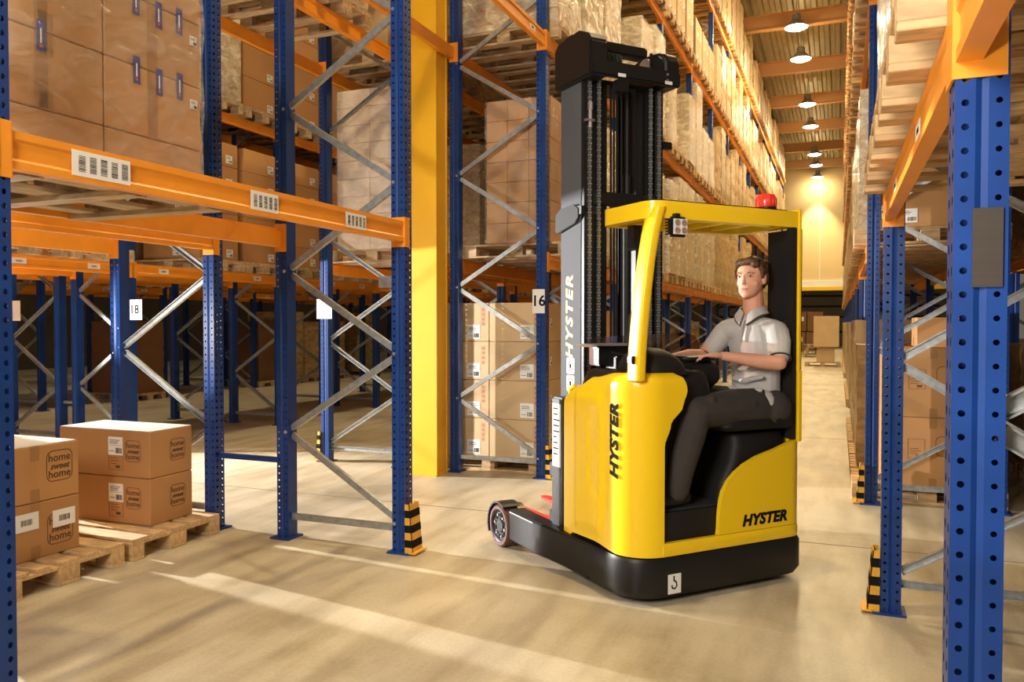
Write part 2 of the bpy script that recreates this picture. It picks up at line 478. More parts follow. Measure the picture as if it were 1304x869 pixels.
def sticker_mesh(w, h, style, m=PAPER):
    def mk():
        mb = MB().mat(m); mb.box(-w / 2, w / 2, -h / 2, h / 2, 0, 0.0012); mb.mat(INK)
        rnd = random.Random(int(w * 1000 + h * 100) + len(style))
        z0, z1 = 0.0012, 0.0018
        if style == 'bars5':
            for i in range(5):
                x = -w * 0.36 + i * w * 0.185 + 0.02 * w
                for j in range(11):
                    y = h * 0.30 - j * h * 0.06
                    mb.box(x - w * 0.055, x + w * 0.055, y - h * 0.018, y + h * rnd.uniform(0.0, 0.022), z0, z1)
        elif style == 'barcode':
            x = -w * 0.22
            while x < w * 0.24:
                ww = rnd.choice((0.008, 0.014, 0.022)) * w
                mb.box(x, x + ww, -h * 0.18, h * 0.16, z0, z1); x += ww + rnd.choice((0.012, 0.02)) * w
        elif style == 'ship':
            for j in range(3): mb.box(-w * 0.40, w * 0.1 + rnd.random() * 0.2 * w, h * (0.30 - 0.09 * j), h * (0.33 - 0.09 * j), z0, z1)
            x = w * 0.02
            while x < w * 0.42:
                ww = 0.02 * w; mb.box(x, x + ww, -h * 0.40, -h * 0.10, z0, z1); x += ww + rnd.choice((0.012, 0.025)) * w
            mb.box(-w * 0.42, -w * 0.05, -h * 0.30, -h * 0.27, z0, z1)
            mb.box(-w * 0.46, w * 0.46, h * 0.02, h * 0.03, z0, z1)
        elif style == 'text':
            for j in range(9):
                y = h * 0.42 - j * h * 0.09
                mb.box(-w * 0.40, -w * 0.40 + w * rnd.uniform(0.4, 0.8), y - h * 0.012, y + h * 0.012, z0, z1)
        elif style == 'plain': pass
        return mb.mesh('label_sticker')
    return cached(('stk', w, h, style, m.name), mk)

def make_beam(Xpost, side, Y0, Y1, z, label, group, stickers=(), conn=True):
    """side=+1: outer face looks to +X"""
    L = Y1 - Y0 - 0.108
    t = thing('rack_beam', (Xpost, (Y0 + Y1) / 2, z), 0 if side > 0 else math.pi, label, 'beam', group)
    link('beam_profile', beam_mesh(round(L, 3)), t)
    if conn:
        link('end_connector', conn_mesh(), t, T(0, L / 2 + 0.004, 0))
        link('end_connector', conn_mesh(), t, T(0, -L / 2 - 0.004, 0) @ Matrix.Diagonal((1, -1, 1, 1)))
    for (y, w, h, st) in stickers:
        link('label_sticker', sticker_mesh(w, h, st), t, on_px(0.0432 if h < 0.07 else 0.0502, y, 0.068))
    return t

ORD = ['first', 'second', 'third', 'fourth', 'fifth', 'sixth', 'seventh', 'eighth', 'ninth', 'tenth', 'eleventh', 'twelfth', 'thirteenth', 'fourteenth', 'fifteenth']
LN = ['lowest', 'second', 'third', 'top']
Y0, BP = 1.965, 2.80
def FY(k): return Y0 + BP * k
def FL(k): return 1.905 if k == 0 else FY(k)   # the first left upright stands a little nearer
XF, XR = -2.752, -3.712            # left aisle rack
XB2F, XB2A = -4.385, -5.335        # rack back to back behind it (wall side towards first, aisle side second)
XRF, XRR = 0.272, 1.232            # right aisle rack

def bayname(k):
    return 'bay before passage' if k == 0 else 'bay over passage' if k == 1 else '%s bay past passage' % ORD[k - 2]
def uprname(k):
    return 'nearest to the camera' if k == 0 else 'near side of passage' if k == 1 else 'far side of passage' if k == 2 else '%s past the passage' % ORD[k - 2]

NB = 15
for k in range(NB + 1):
    make_frame(XF, XR, FL(k), 'blue perforated upright with grey braces in left aisle rack, %s' % uprname(k), 'uprights of the left aisle rack', k <= 4, bolts=k <= 3)
    if k <= 8:
        make_frame(XB2A, XB2F, FY(k), 'blue upright of the rack right behind the left aisle rack, %s' % uprname(k), 'uprights of the second left rack', k in (1, 2))
    make_frame(XRF, XRR, FY(k), 'blue upright with galvanised braces in right aisle rack, %s' % uprname(k), 'uprights of the right aisle rack', k <= 3, bolts=k <= 2)
    if 1 <= k <= 5:
        make_frame(2.75, 1.80, FY(k), 'blue upright in the rack behind the right aisle rack, %s' % uprname(k), 'uprights of the rack behind on the right', False)

for k in range(NB):
    for l, z in enumerate(LEV):
        if k == 1 and l == 0: continue
        st = ()
        if k == 0 and l == 0:
            st = ((-1.0, 0.27, 0.098, 'bars5'), (-0.03, 0.21, 0.095, 'bars5'), (0.80, 0.22, 0.09, 'bars5'))
        elif k < 6 and l < 2:
            st = ((-0.8, 0.14, 0.05, 'barcode'), (0.1, 0.14, 0.05, 'barcode'), (1.0, 0.14, 0.05, 'barcode'))
        w = '%s level, %s' % (LN[l], bayname(k))
        make_beam(XF, 1, FL(k), FY(k + 1), z, 'orange front beam of left aisle rack, ' + w, 'front beams of the left aisle rack', st, k < 9)
        if k < 8:
            make_beam(XR, -1, FL(k), FY(k + 1), z, 'orange rear beam of left aisle rack, ' + w, 'rear beams of the left aisle rack', (), k < 4)
        if k < 6:
            make_beam(XB2F, 1, FY(k), FY(k + 1), z, 'orange rear beam of second left rack, ' + w, 'beams of the second left rack')
            make_beam(XB2A, -1, FY(k), FY(k + 1), z, 'orange aisle beam of second left rack, ' + w, 'beams of the second left rack')
        make_beam(XRF, -1, FY(k), FY(k + 1), z, 'orange front beam of right aisle rack, ' + w, 'front beams of the right aisle rack', ((0.5, 0.14, 0.05, 'barcode'), (-0.6, 0.14, 0.05, 'barcode')) if k < 2 else (), k < 6)
        if k < 5:
            make_beam(XRR, 1, FY(k), FY(k + 1), z, 'orange rear beam of right aisle rack, ' + w, 'rear beams of the right aisle rack', (), False)
        if 1 <= k < 5 and l < 2 and not (k == 1 and l == 0):
            make_beam(1.80, -1, FY(k), FY(k + 1), z, 'orange beam of the rack behind the right aisle rack, ' + w, 'beams of the rack behind on the right', (), False)

make_beam(XF, 1, FL(0) - BP, FL(0), LEV[0], 'orange front beam of left aisle rack, running out of frame at left', 'front beams of the left aisle rack')
make_beam(XRF, -1, FY(-1), FY(0), LEV[0], 'orange front beam of right aisle rack, running out of frame overhead', 'front beams of the right aisle rack')

# racks across the second aisle on the left
Y3, BP3 = 7.20, 2.77
R3 = {'third': (-7.90, -8.78), 'fourth': (-9.98, -9.08), 'fifth': (-13.05, -13.95), 'sixth': (-15.15, -14.25)}
def F3(k): return Y3 + BP3 * k
OR3 = ['leftmost'] + ORD
for rn, (xf, xr) in R3.items():
    for k in range(-1, 8):
        if rn in ('fifth', 'sixth') and k < 1: continue
        make_frame(xf, xr, F3(k), 'blue upright of the %s left rack counted from the main aisle, %s upright' % (rn, OR3[k + 1]), 'uprights of the %s left rack' % rn, False, H=10.3 if k < 4 and rn == 'third' else 7.0)
        if k < 7:
            for l in range(3):
                st = ((-0.9, 0.16, 0.06, 'barcode'), (-0.05, 0.16, 0.06, 'barcode'), (0.85, 0.16, 0.06, 'barcode')) if l == 0 and k < 4 else ()
                for xx, sd in ((xf, 1 if xf > xr else -1), (xr, -1 if xf > xr else 1)):
                    make_beam(xx, sd, F3(k), F3(k + 1), LEV[l] + 0.03, 'orange %s beam of the %s left rack, %s level, %s bay' % ('near' if sd > 0 else 'far', rn, LN[l], OR3[k + 1]), 'beams of the %s left rack' % rn, st if sd > 0 else (), k < 3 and rn == 'third')
# row spacers
for (x0, x1, y, z, d) in ((XB2F + 0.06, XR - 0.06, FY(1), 0.545, 'low blue spacer bar between the two left racks before the passage'), (-9.02, -8.84, F3(0), 0.55, 'grey spacer bar between third and fourth left racks')):
    link('rack_spacer', MB().box(x0, x1, y - 0.02, y + 0.02, z, z + 0.035).mesh('rack_spacer', BLUE if x0 > -6 else GALV), label=d, cat='spacer')

# post protectors
def protector(X, Y, s, label, d=0.065):
    t = thing('post_protector', (X + s * 0.055, Y, 0), 0 if s > 0 else math.pi, label, 'protector', 'striped post protectors')
    H = 0.34
    def shape(z0, z1, e, m, name):
        f0, f1 = z0 / H, z1 / H
        w = lambda f: d * (1 - f) + 0.035 * f
        mb = MB()
        for sy in (-1, 1):
            y0 = sy * (0.066 + e) if sy > 0 else -(0.066 + e)
            y1 = y0 - sy * (0.006 + 2 * e)
            mb.prism([(0.0 - e * 0, z0), (w(f0) + e, z0), (w(f1) + e, z1), (0.0, z1)], min(y0, y1), max(y0, y1), 'y')
        a, b = w(f0) + e, w(f1) + e
        mb.add([(a, -0.066, z0), (a, 0.066, z0), (b, 0.066, z1), (b, -0.066, z1), (a - 0.006, -0.066, z0), (a - 0.006, 0.066, z0), (b - 0.006, 0.066, z1), (b - 0.006, -0.066, z1)],
               [(0, 1, 2, 3), (4, 7, 6, 5), (0, 4, 5, 1), (3, 2, 6, 7), (0, 3, 7, 4), (1, 5, 6, 2)])
        return link(name, mb.mesh(name, m), t)
    shape(0.012, H, 0.0, HAZ, 'guard')
    for z in (0.05, 0.15, 0.25): shape(z, z + 0.05, 0.0015, INK, 'stripe')
    link('foot_flange', MB().box(0.037, d + 0.025, -0.085, 0.085, 0.0125, 0.020).mesh('foot_flange', HAZ), t)
protector(XF, FY(1), 1, 'striped protector at the left rack post before the passage')
protector(XF, FY(2), 1, 'striped protector at the left rack post behind the truck wheel')
protector(XB2A, FY(2), -1, 'striped protector at the inner rack post in the passage')
protector(XRF, FY(1), -1, 'striped protector at the right rack post before the passage')
protector(XRF, FY(2), -1, 'striped protector at the right rack post beyond the passage')
protector(-9.98, F3(0), -1, 'striped protector at far left beside the cartons')

# yellow building column in the gap between the left racks
t = thing('building_column', (-3.93, 7.36, 0), 0, 'tall yellow painted building column standing beside the passage', 'column')
cb = MB()
cb.box(-0.155, 0.155, -0.125, -0.105, 0, 11).box(-0.155, 0.155, 0.105, 0.125, 0, 11).box(-0.145, 0.145, -0.105, 0.105, 0, 11)
link('shaft', cb.mesh('shaft', YELCOL), t)
link('foot_plate', MB().box(-0.17, 0.16, -0.15, 0.13, 0, 0.012).mesh('foot_plate', YELCOL), t)

# signs
def sign(X, Y, z, w, h, txt, facing, label, cat='sign'):
    t = thing('bay_sign', (X, Y, z), 0, label, cat, 'white bay number signs')
    F = on_my if facing == 'my' else on_px
    link('plate', MB().box(-w / 2, w / 2, -h / 2, h / 2, 0, 0.002).mesh('plate', PAPER), t, F(0, 0, 0))
    if txt: link('number', text_mesh(txt, h * 0.62, INK, 0.003), t, F(0, -0.004 if facing == 'my' else 0, 0) @ T(0, 0, 0.0026 if facing != 'my' else -0.0015))
sign(XF - 0.02, FY(2) - 0.062, 1.78, 0.13, 0.24, '16', 'my', 'white sign numbered 16 on the rack post beside the carton stack')
sign(-7.765, F3(0) - 0.06, 1.72, 0.24, 0.24, '18', 'my', 'white sign numbered 18 on a rack post at left')
sign(-9.9, F3(0) - 0.06, 1.72, 0.36, 0.26, '', 'my', 'blank white sign at far left beside the foreground post')
sign(XB2A + 0.01, FY(2) - 0.06, 1.72, 0.20, 0.22, '', 'my', 'blank white sign on the inner post in the passage')
t = thing('rust_plate', (XRF + 0.012, FY(0) - 0.056, 1.722), 0, 'brown metal plate fixed to the foreground right rack post', 'plate')
link('panel', MB().box(-0.028, 0.028, -0.0015, 0.0015, -0.082, 0.082).mesh('panel', RUST), t)
t = thing('steel_tag', (XF - 0.045, FY(1) + 0.0, 1.86), 0, 'small grey slotted steel bracket behind left rack post', 'bracket')
link('plate', MB().box(-0.17, -0.02, 0.056, 0.06, -0.05, 0.03).mesh('plate', GALV), t)

# ------------------------------------------------------------------ pallets
def pallet_parts():
    ty = [(-0.3275, .145), (-0.1675, .1), (0, .145), (0.1675, .1), (0.3275, .145)]
    P = []
    for y, w in ty: P.append(('top_board', (1.2, w - .006, .022), (0, y, .133)))
    for x in (-.5275, 0, .5275): P.append(('stringer_board', (.145, .8, .022), (x, 0, .111)))
    for x in (-.5275, 0, .5275):
        for y, w in ((-.35, .1), (0, .145), (.35, .1)): P.append(('block', (.145, w, .078), (x, y, .061)))
    for y, w in ((-.35, .1), (0, .145), (.35, .1)): P.append(('bottom_board', (1.2, w, .022), (0, y, .011)))
    return P
def pallet_merged(m):
    def mk():
        mb = MB()
        for n_, s, c in pallet_parts(): mb.box(c[0] - s[0] / 2, c[0] + s[0] / 2, c[1] - s[1] / 2, c[1] + s[1] / 2, c[2] - s[2] / 2, c[2] + s[2] / 2)
        return mb.mesh('pallet', m)
    return cached(('palm', m.name), mk)
def pallet(x, y, z, label, group, parts=False, rz=0.0, m=WOOD):
    if not parts:
        return link('pallet', pallet_merged(m), None, T(x, y, z) @ RZ(rz), label, 'pallet', group)
    t = thing('pallet', (x, y, z), rz, label, 'pallet', group)
    for n_, s, c in pallet_parts():
        me = cached((n_, s, m.name), lambda: MB().box(-s[0] / 2, s[0] / 2, -s[1] / 2, s[1] / 2, -s[2] / 2, s[2] / 2).mesh(n_, m, bevel=.003, seg=1))
        link(n_, me, t, T(*c))
    return t

# ------------------------------------------------------------------ cartons
def carton_mesh(d, m):
    def mk():
        x, y, z = d[0] / 2, d[1] / 2, d[2]
        mb = MB().mat(m).box(-x, x, -y, y, 0, z)
        return mb.mesh('carton', bevel=.005, seg=1)
    return cached(('carton', d, m.name), mk)
def tape_mesh(d, axis):
    def mk():
        x, y, z = d[0] / 2 + .001, d[1] / 2 + .001, d[2] + .001
        w = .03; e = .0008; mb = MB().mat(TAPE)
        if axis == 'x':     # runs along x over the top, down both ends
            mb.box(-x, x, -w, w, z - e, z); 
            for s in (-1, 1): mb.box(s * x - e / 2, s * x + e / 2, -w, w, z - .09, z).box(s * x - e / 2, s * x + e / 2, -w, w, 0.002, .08)
        else:
            mb.box(-w, w, -y, y, z - e, z)
            for s in (-1, 1): mb.box(-w, w, s * y - e / 2, s * y + e / 2, z - .09, z).box(-w, w, s * y - e / 2, s * y + e / 2, 0.002, .08)
        return mb.mesh('tape')
    return cached(('tape', d, axis), mk)
def carton(x, y, z, d, m, label, group, tape=None, stk=(), rz=0.0, parent=None, cat='carton'):
    M = T(x, y, z) @ RZ(rz)
    o = link('carton', carton_mesh(d, m), parent, M, label if parent is None else None, cat if parent is None else None, group if parent is None else None)
    if tape: link('tape', tape_mesh(d, tape), o)
    for (face, u, v, w, h, st) in stk:
        if face == 'px': Mx = on_px(d[0] / 2 + .0006, u, v)
        elif face == 'mx': Mx = on_mx(-d[0] / 2 - .0006, -u, v)
        else: Mx = on_my(u, -d[1] / 2 - .0006, v)
        link('label_sticker', sticker_mesh(w, h, st), o, Mx)
    return o

def film_shell(dx, dy, dz, seed, amp=0.012):
    def mk():
        mb = MB(); nx, nz = 10, 14
        loop = []
        rnd = random.Random(seed)
        for i in range(4):
            c = [(-1, -1), (1, -1), (1, 1), (-1, 1)]
            a, b = c[i], c[(i + 1) % 4]
            for j in range(nx):
                t_ = j / nx; loop.append(((a[0] + (b[0] - a[0]) * t_) * dx / 2, (a[1] + (b[1] - a[1]) * t_) * dy / 2))
        rings = []
        for k in range(nz + 1):
            z = dz * k / nz + 0.002
            ring = []
            for (x, y) in loop:
                h = noise.noise(Vector((x * 4 + seed, y * 4, z * 7))) * amp + 0.008 + amp * 0.5
                l = math.hypot(x, y)
                ring.append((x + x / l * h, y + y / l * h, z + noise.noise(Vector((x * 5, y * 5 + seed, 3.3))) * (0.02 if k == nz else 0)))
            rings.append(ring)
        mb.loft(rings, cap=False)
        n = len(loop)
        me = mb.mesh('stretch_film', FILM, smooth=True, angle=60)
        return me
    return cached(('film', dx, dy, dz, seed), mk)

def wrapped(x, y, z, grid, d, m, label, group, seed=0, film=None, stk=(), cat='wrapped load'):
    """cartons on a pallet under stretch film, one thing"""
    nx, ny, nz = grid
    t = thing('wrapped_load', (x, y, z), 0, label, cat, group)
    for i in range(nx):
        for j in range(ny):
            for k in range(nz):
                if 0 < i < nx - 1 and 0 < j < ny - 1: continue
                carton((i - (nx - 1) / 2) * (d[0] + .003), (j - (ny - 1) / 2) * (d[1] + .003), k * (d[2] + .003), d, m, None, None, parent=t, stk=stk)
    o = link('stretch_film', film_shell(round(nx * (d[0] + .003), 3), round(ny * (d[1] + .003), 3), round(nz * (d[2] + .003), 3), seed % 4), t)
    if film is not None: o.material_slots[0].link = 'OBJECT'; o.material_slots[0].material = film
    return t

def lump_mesh(kind, dz):
    """far loads: wrapped goods as one rumpled, grooved block"""
    def mk():
        mb = MB(); rnd = random.Random(hash((kind, round(dz, 2))) % 1000 if False else int(dz * 100) + kind)
        nz = max(4, int(dz / 0.11)); loop = []
        dx, dy = 1.14, 0.78
        n = 8
        c = [(-1, -1), (1, -1), (1, 1), (-1, 1)]
        for i in range(4):
            a, b = c[i], c[(i + 1) % 4]
            for j in range(n): loop.append(((a[0] + (b[0] - a[0]) * j / n) * dx / 2, (a[1] + (b[1] - a[1]) * j / n) * dy / 2))
        rings = []
        for k in range(nz + 1):
            z = dz * k / nz; ring = []
            for (x, y) in loop:
                h = noise.noise(Vector((x * 5 + kind * 7, y * 5, z * 8))) * 0.02 + (-0.014 if (k % 4 == 0) else 0)
                l = math.hypot(x, y); ring.append((x + x / l * h, y + y / l * h, z))
            rings.append(ring)
        mb.loft(rings)
        return mb.mesh('wrapped_load', WRAP if kind % 3 else CARDL, smooth=kind % 3 > 0, angle=50)
    return cached(('lump', kind, round(dz, 2)), mk)

# ------------------------------------------------------------------ loads near the camera
PZ = 0.144
def bt(l): return LEV[l] + BH + 0.001           # top of the beams of a level

# cartons with a rounded logo on the two floor pallets
def rr_ring(w, h, r, th):
    def loop(w, h, r):
        pts = []
        for cx, cy, a0 in ((w / 2 - r, h / 2 - r, 0), (-w / 2 + r, h / 2 - r, 90), (-w / 2 + r, -h / 2 + r, 180), (w / 2 - r, -h / 2 + r, 270)):
            for k in range(5): a = R(a0 + 22.5 * k); pts.append((cx + r * math.cos(a), cy + r * math.sin(a)))
        return pts
    o, i = loop(w, h, r), loop(w - 2 * th, h - 2 * th, r - th * .6); n = len(o)
    return MB().add([(x, y, 0.0006) for x, y in o] + [(x, y, 0.0006) for x, y in i], [(k, (k + 1) % n, n + (k + 1) % n, n + k) for k in range(n)])
def logo(o, M, s=1.0):
    link('logo_frame', cached(('ring', s), lambda: rr_ring(.155 * s, .165 * s, .035 * s, .004 * s).mesh('logo_frame', BROWNINK)), o, M)
    link('logo_word', text_mesh('home', .058 * s, BROWNINK, .0006), o, M @ T(0, .042 * s, 0))
    link('logo_word', text_mesh('sweet', .046 * s, BROWNINK, .0012, .35), o, M @ T(0, -.003 * s, 0))
    link('logo_word', text_mesh('home', .058 * s, BROWNINK, .0006), o, M @ T(0, -.045 * s, 0))

pallet(-4.86, 4.28, 0.0005, 'wooden floor pallet under the far pair of logo cartons', 'floor pallets at left', True)
pallet(-4.86, 3.42, 0.0005, 'wooden floor pallet under the near pair of logo cartons at left', 'floor pallets at left', True)
for k in range(2):
    d = (.86, .40, .328)
    o = carton(-4.86, 4.38, PZ + .001 + k * (d[2] + .004), d, CARD, '%s of two brown logo cartons on the far floor pallet' % ('lower', 'upper')[k], 'logo cartons on floor pallets', rz=0.02)
    F = lambda u, v: on_my(u, -d[1] / 2 - .0008, v)
    link('label_sticker', sticker_mesh(.135, .13, 'ship'), o, F(.115, .215))
    link('print_panel', cached('pp', lambda: MB().mat(BROWNINK).box(-.066, .066, .083, .085, 0, .0006).box(-.066, .066, -.085, -.083, 0, .0006).box(-.066, -.064, -.085, .085, 0, .0006).box(.064, .066, -.085, .085, 0, .0006).box(-.05, .02, .0, .004, 0, .0006).box(-.05, .03, -.02, -.016, 0, .0006).box(-.05, .01, -.04, -.036, 0, .0006).box(.0, .04, -.07, -.05, 0, .0006).mesh('print_panel')), o, F(.115, .128))
    logo(o, F(.275, .185), .92)
    logo(o, on_px(d[0] / 2 + .0008, .055, .175), .95)
    if k == 1: link('top_sheet', MB().box(-.425, .425, -.195, .195, d[2] + .001, d[2] + .004).mesh('top_sheet', PAPER), o)
    d2 = (.80, .60, .338)
    o = carton(-4.85, 3.345, PZ + .001 + k * (d2[2] + .004), d2, CARD, '%s of two brown logo cartons on the near floor pallet' % ('lower', 'upper')[k], 'logo cartons on floor pallets')
    logo(o, on_px(d2[0] / 2 + .0008, .165, .20 if k else .155), 1.15)
    if k == 0:
        link('label_sticker', sticker_mesh(.155, .105, 'barcode'), o, on_px(d2[0] / 2 + .0022, .19, .215))
        link('label_sticker', sticker_mesh(.16, .105, 'barcode'), o, on_px(d2[0] / 2 + .0022, -.06, .235))
    else:
        link('top_sheet', MB().box(-.39, .39, -.29, .29, d2[2] + .001, d2[2] + .004).mesh('top_sheet', PAPER), o)
    link('tape', tape_mesh(d2, 'x'), o)

# wrapped load above the foreground beam
z = LEV[0] + .016
for yb, nm in ((2.08, 'left'), (2.56, 'middle'), (3.04, 'right')):
    link('support_board', MB().box(-3.705, -2.76, yb - .05, yb + .05, LEV[0] - .006, LEV[0] + .0155).mesh('support_board', WOODG), label='%s wooden support board under the foreground rack load' % nm, cat='board', group='boards under the foreground load')
pallet(-3.22, 2.56, z, 'pallet under the blue taped cartons over the foreground beam', 'rack pallets near the camera', True, rz=math.pi / 2, m=WOODG)
t = thing('wrapped_load', (-3.27, 2.56, z + PZ + .001), 0, 'film wrapped brown cartons with blue tapes over the foreground beam', 'wrapped load')
BT = MB().mat(BLUETAPE).box(-.019, .019, -.062, .062, 0, .0012).mat(PAPER).box(-.004, .003, -.03, .03, .0012, .0016).mat(REDINK).box(-.006, .006, -.047, -.035, .0012, .0016).mesh('blue_tape')
for lay in range(4):
    for c in range(2):
        d = (.64, .545 if c == 0 else .565, .307 if lay else .145)
        y = (-.272 if c == 0 else .288)
        o = carton(0, y, lay * .31 - (.162 if lay else 0), d, CARD, None, None, tape='x' if c == 0 and lay else None, parent=t)
        us = (-.02,) if c == 0 else (-.11, .02, .145)
        for u in us:
            if lay > 0: link('blue_tape', BT, o, on_px(d[0] / 2 + .0016, u, .285 if u > .1 else .27 + .02 * (u < 0)))
        if c and lay: link('label_sticker', sticker_mesh(.045, .045, 'ship'), o, on_px(d[0] / 2 + .001, .235, .22))
        if lay: link('tape', cached('vt', lambda: MB().box(-.028, .028, -.15, .15, 0, .0008).mesh('tape', TAPE)), o, on_px(d[0] / 2 + .0006, -.02, .155))
o = link('stretch_film', film_shell(.65, 1.115, 1.085, 1), t, T(0, .01, 0)); o.material_slots[0].link = 'OBJECT'; o.material_slots[0].material = FILMC

# floor stack in the first bay beyond the passage
pallet(-3.42, 8.12, 0.0005, 'pallet under the tall carton stack beside the yellow column', 'floor pallets at left', True)
REDM = MB().mat(REDINK)
for i in range(4):
    y = .075 - i * .05
    REDM.box(-.018, .018, y + .017, y + .019, 0, .0006).box(-.018, .018, y - .019, y - .017, 0, .0006).box(-.018, -.016, y - .019, y + .019, 0, .0006).box(.016, .018, y - .019, y + .019, 0, .0006).box(-.006, .006, y - .01, y + .008, 0, .0006)
REDM = REDM.mesh('red_marks')
d = (.585, .76, .405)
for c in range(2):
    for lay in range(4):
        o = carton((-3.708, -3.116)[c], 8.115, PZ + .001 + lay * (d[2] + .003), d, CARDL, '%s carton of the %s column in the floor stack beside the yellow column' % (('lowest', 'second lowest', 'third lowest', 'top')[lay], ('left', 'right')[c]), 'cartons beside the yellow column',
                   stk=(('my', .13 if c else .115, .10, .15, .15, 'ship'), ('px', -.1, .2, .06, .09, 'ship')))
        link('red_marks', REDM, o, on_my(.225, -d[1] / 2 - .0008, .26))

# brown and pale wrapped loads seen through the passage
pallet(-3.10, 8.12, bt(0), 'pallet under the brown wrapped load above the carton stack', 'rack pallets at left', True, m=WOODG)
wrapped(-3.07, 8.09, bt(0) + PZ + .001, (3, 3, 7), (.235, .26, .208), CARD, 'brown film wrapped load of small cartons behind braces near sixteen sign', 'wrapped loads at left', 1, FILMC)
pallet(-4.86, 8.15, bt(0), 'pallet under the pale carton load left of the yellow column', 'rack pallets at left', False, m=WOODG)
wrapped(-4.86, 8.14, bt(0) + PZ + .001, (2, 2, 9), (.43, .42, .196), CARDW, 'pale pinkish carton load left of the yellow column', 'wrapped loads at left', 2, FILMC)
pallet(-4.83, 9.75, bt(0), 'pallet under the pale wrapped stack right of the yellow column', 'rack pallets at left', False, m=WOODG)
wrapped(-4.83, 9.75, bt(0) + PZ + .001, (4, 3, 11), (.28, .26, .13), CARDW, 'pale film wrapped stack of flat boxes right of the yellow column', 'wrapped loads at left', 3, FILM)
pallet(-3.22, 8.06, bt(1), 'pallet seen from below over the brown wrapped load', 'rack pallets at left', True, m=WOODG)
wrapped(-3.2, 8.06, bt(1) + PZ + .001, (3, 2, 4), (.37, .385, .30), CARD, 'film wrapped cartons on the second level beside the truck mast head', 'wrapped loads at left', 1, FILM)
for y in (5.4, 6.4):
    pallet(-4.86, y, bt(1), '%s pallet on second level of the second rack over the passage' % ('nearer' if y < 6 else 'farther'), 'rack pallets at left', True, m=WOODG)
    wrapped(-4.86, y, bt(1) + PZ + .001, (2, 2, 4), (.56, .38, .36), CARD, '%s wrapped load on second level of the second rack over the passage' % ('nearer' if y < 6 else 'farther'), 'wrapped loads at left', 1 if y < 6 else 3, FILM)

# ------------------------------------------------------------------ goods along the left aisle rack
SLOT = ('near', 'middle', 'far')
def slots(k): return [FY(k) + o for o in (0.52, 1.41, 2.30)]
def stack(x, y, z, n, d, m, place, group, stk, cols=2):
    for j in range(cols):
        for k in range(n):
            lab = '%s carton%s, %s' % (('lowest', 'second', 'third', 'fourth', 'fifth')[k], (' of near column', ' of far column')[j] if cols == 2 else '', place)
            carton(x, y + (j - (cols - 1) / 2) * (d[1] + .006), z + k * (d[2] + .003), d, m, lab, group, stk=stk)
FAR = MB()
def far_load(x, y, zb, dz, kind):
    FAR.mat(WOOD)
    for n_, sz, c in pallet_parts(): FAR.box(x + c[0] - sz[0] / 2, x + c[0] + sz[0] / 2, y + c[1] - sz[1] / 2, y + c[1] + sz[1] / 2, zb + c[2] - sz[2] / 2, zb + c[2] + sz[2] / 2)
    FAR.mat((WRAP, CARDL, WRAP)[kind % 3])
    z = zb + PZ + .001; n_ = int(dz / .36)
    for i in range(n_):
        for j in (-1, 1): FAR.box(x - .55, x + .56 + .01 * (i % 2), y + j * .195 - .19, y + j * .195 + .19, z + i * .36, z + i * .36 + .354)
for k in range(2, NB):
    for l in range(4):
        for s, y in enumerate(slots(k)):
            if k == 2 and s == 0 and l < 2: continue
            if k >= 9:
                far_load(-3.2, y, bt(l), (1.2, 1.45, 1.7)[(k + l + s * 2) % 3], k + s + l); continue
            rnd = random.Random(k * 100 + l * 10 + s)
            place = '%s place, %s level, %s, left aisle' % (SLOT[s], LN[l], bayname(k))
            pallet(-3.22, y, bt(l), 'pallet at ' + place, 'pallets in the left aisle rack', k < 4 and l < 2, m=WOOD if k > 3 else WOODG)
            z = bt(l) + PZ + .001
            if k <= 5:
                if l < 2:
                    nz = rnd.choice((3, 4, 5)) if l else rnd.choice((4, 5))
                    if rnd.random() < .07: continue
                    wrapped(-3.20 + rnd.uniform(-.03, .03), y, z, (2, 2, nz), (.57, .355, rnd.choice((.31, .345))), CARDL, 'golden film wrapped load at ' + place, 'wrapped loads along the left aisle', rnd.randint(0, 9))
                else:
                    stack(-3.18, y, z, rnd.choice((2, 3, 4)), (1.05, .365, .42), CARDL, place, 'cartons along the left aisle', (('px', .06, .13, .14, .11, 'ship'),))
            else:
                dz = rnd.choice((1.2, 1.45, 1.7))
                link('wrapped_load', lump_mesh(rnd.randint(0, 5), dz), None, T(-3.2, y, z), 'distant pallet load at ' + place, 'pallet load', 'distant loads along the left aisle')
for s in (1, 2):
    y = slots(2)[s]
    pallet(-3.3, y, .0005, 'floor pallet behind the truck mast, %s one' % ('nearer', 'farther')[s - 1], 'floor pallets at left')
    wrapped(-3.3, y, PZ + .001, (2, 2, 4), (.56, .38, .39), CARD, 'wrapped floor load behind the truck mast, %s one' % ('nearer', 'farther')[s - 1], 'floor loads behind the truck', s, FILMC)
for k in (5, 6, 8):
    for s, y in enumerate(slots(k)):
        pallet(-4.86, y, .0005, 'floor pallet in the second left rack, %s place of the %s' % (SLOT[s], bayname(k)), 'floor pallets at left')
        link('wrapped_load', lump_mesh(s + 1, 1.45), None, T(-4.86, y, PZ + .001), 'wrapped floor load in second left rack, %s place of the %s' % (SLOT[s], bayname(k)), 'pallet load', 'floor loads in the second left rack')
for k in range(2, 4):
    for l in (0, 1):
        for s, y in enumerate(slots(k)):
            if k == 2 and l == 0: continue
            place = '%s place, %s level, %s, second left rack' % (SLOT[s], LN[l], bayname(k))
            pallet(-4.86, y, bt(l), 'pallet at ' + place, 'pallets in the second left rack', m=WOODG)
            link('wrapped_load', lump_mesh((k + s + l) % 6, 1.45), None, T(-4.86, y, bt(l) + PZ + .001), 'pallet load at ' + place, 'pallet load', 'loads in the second left rack')

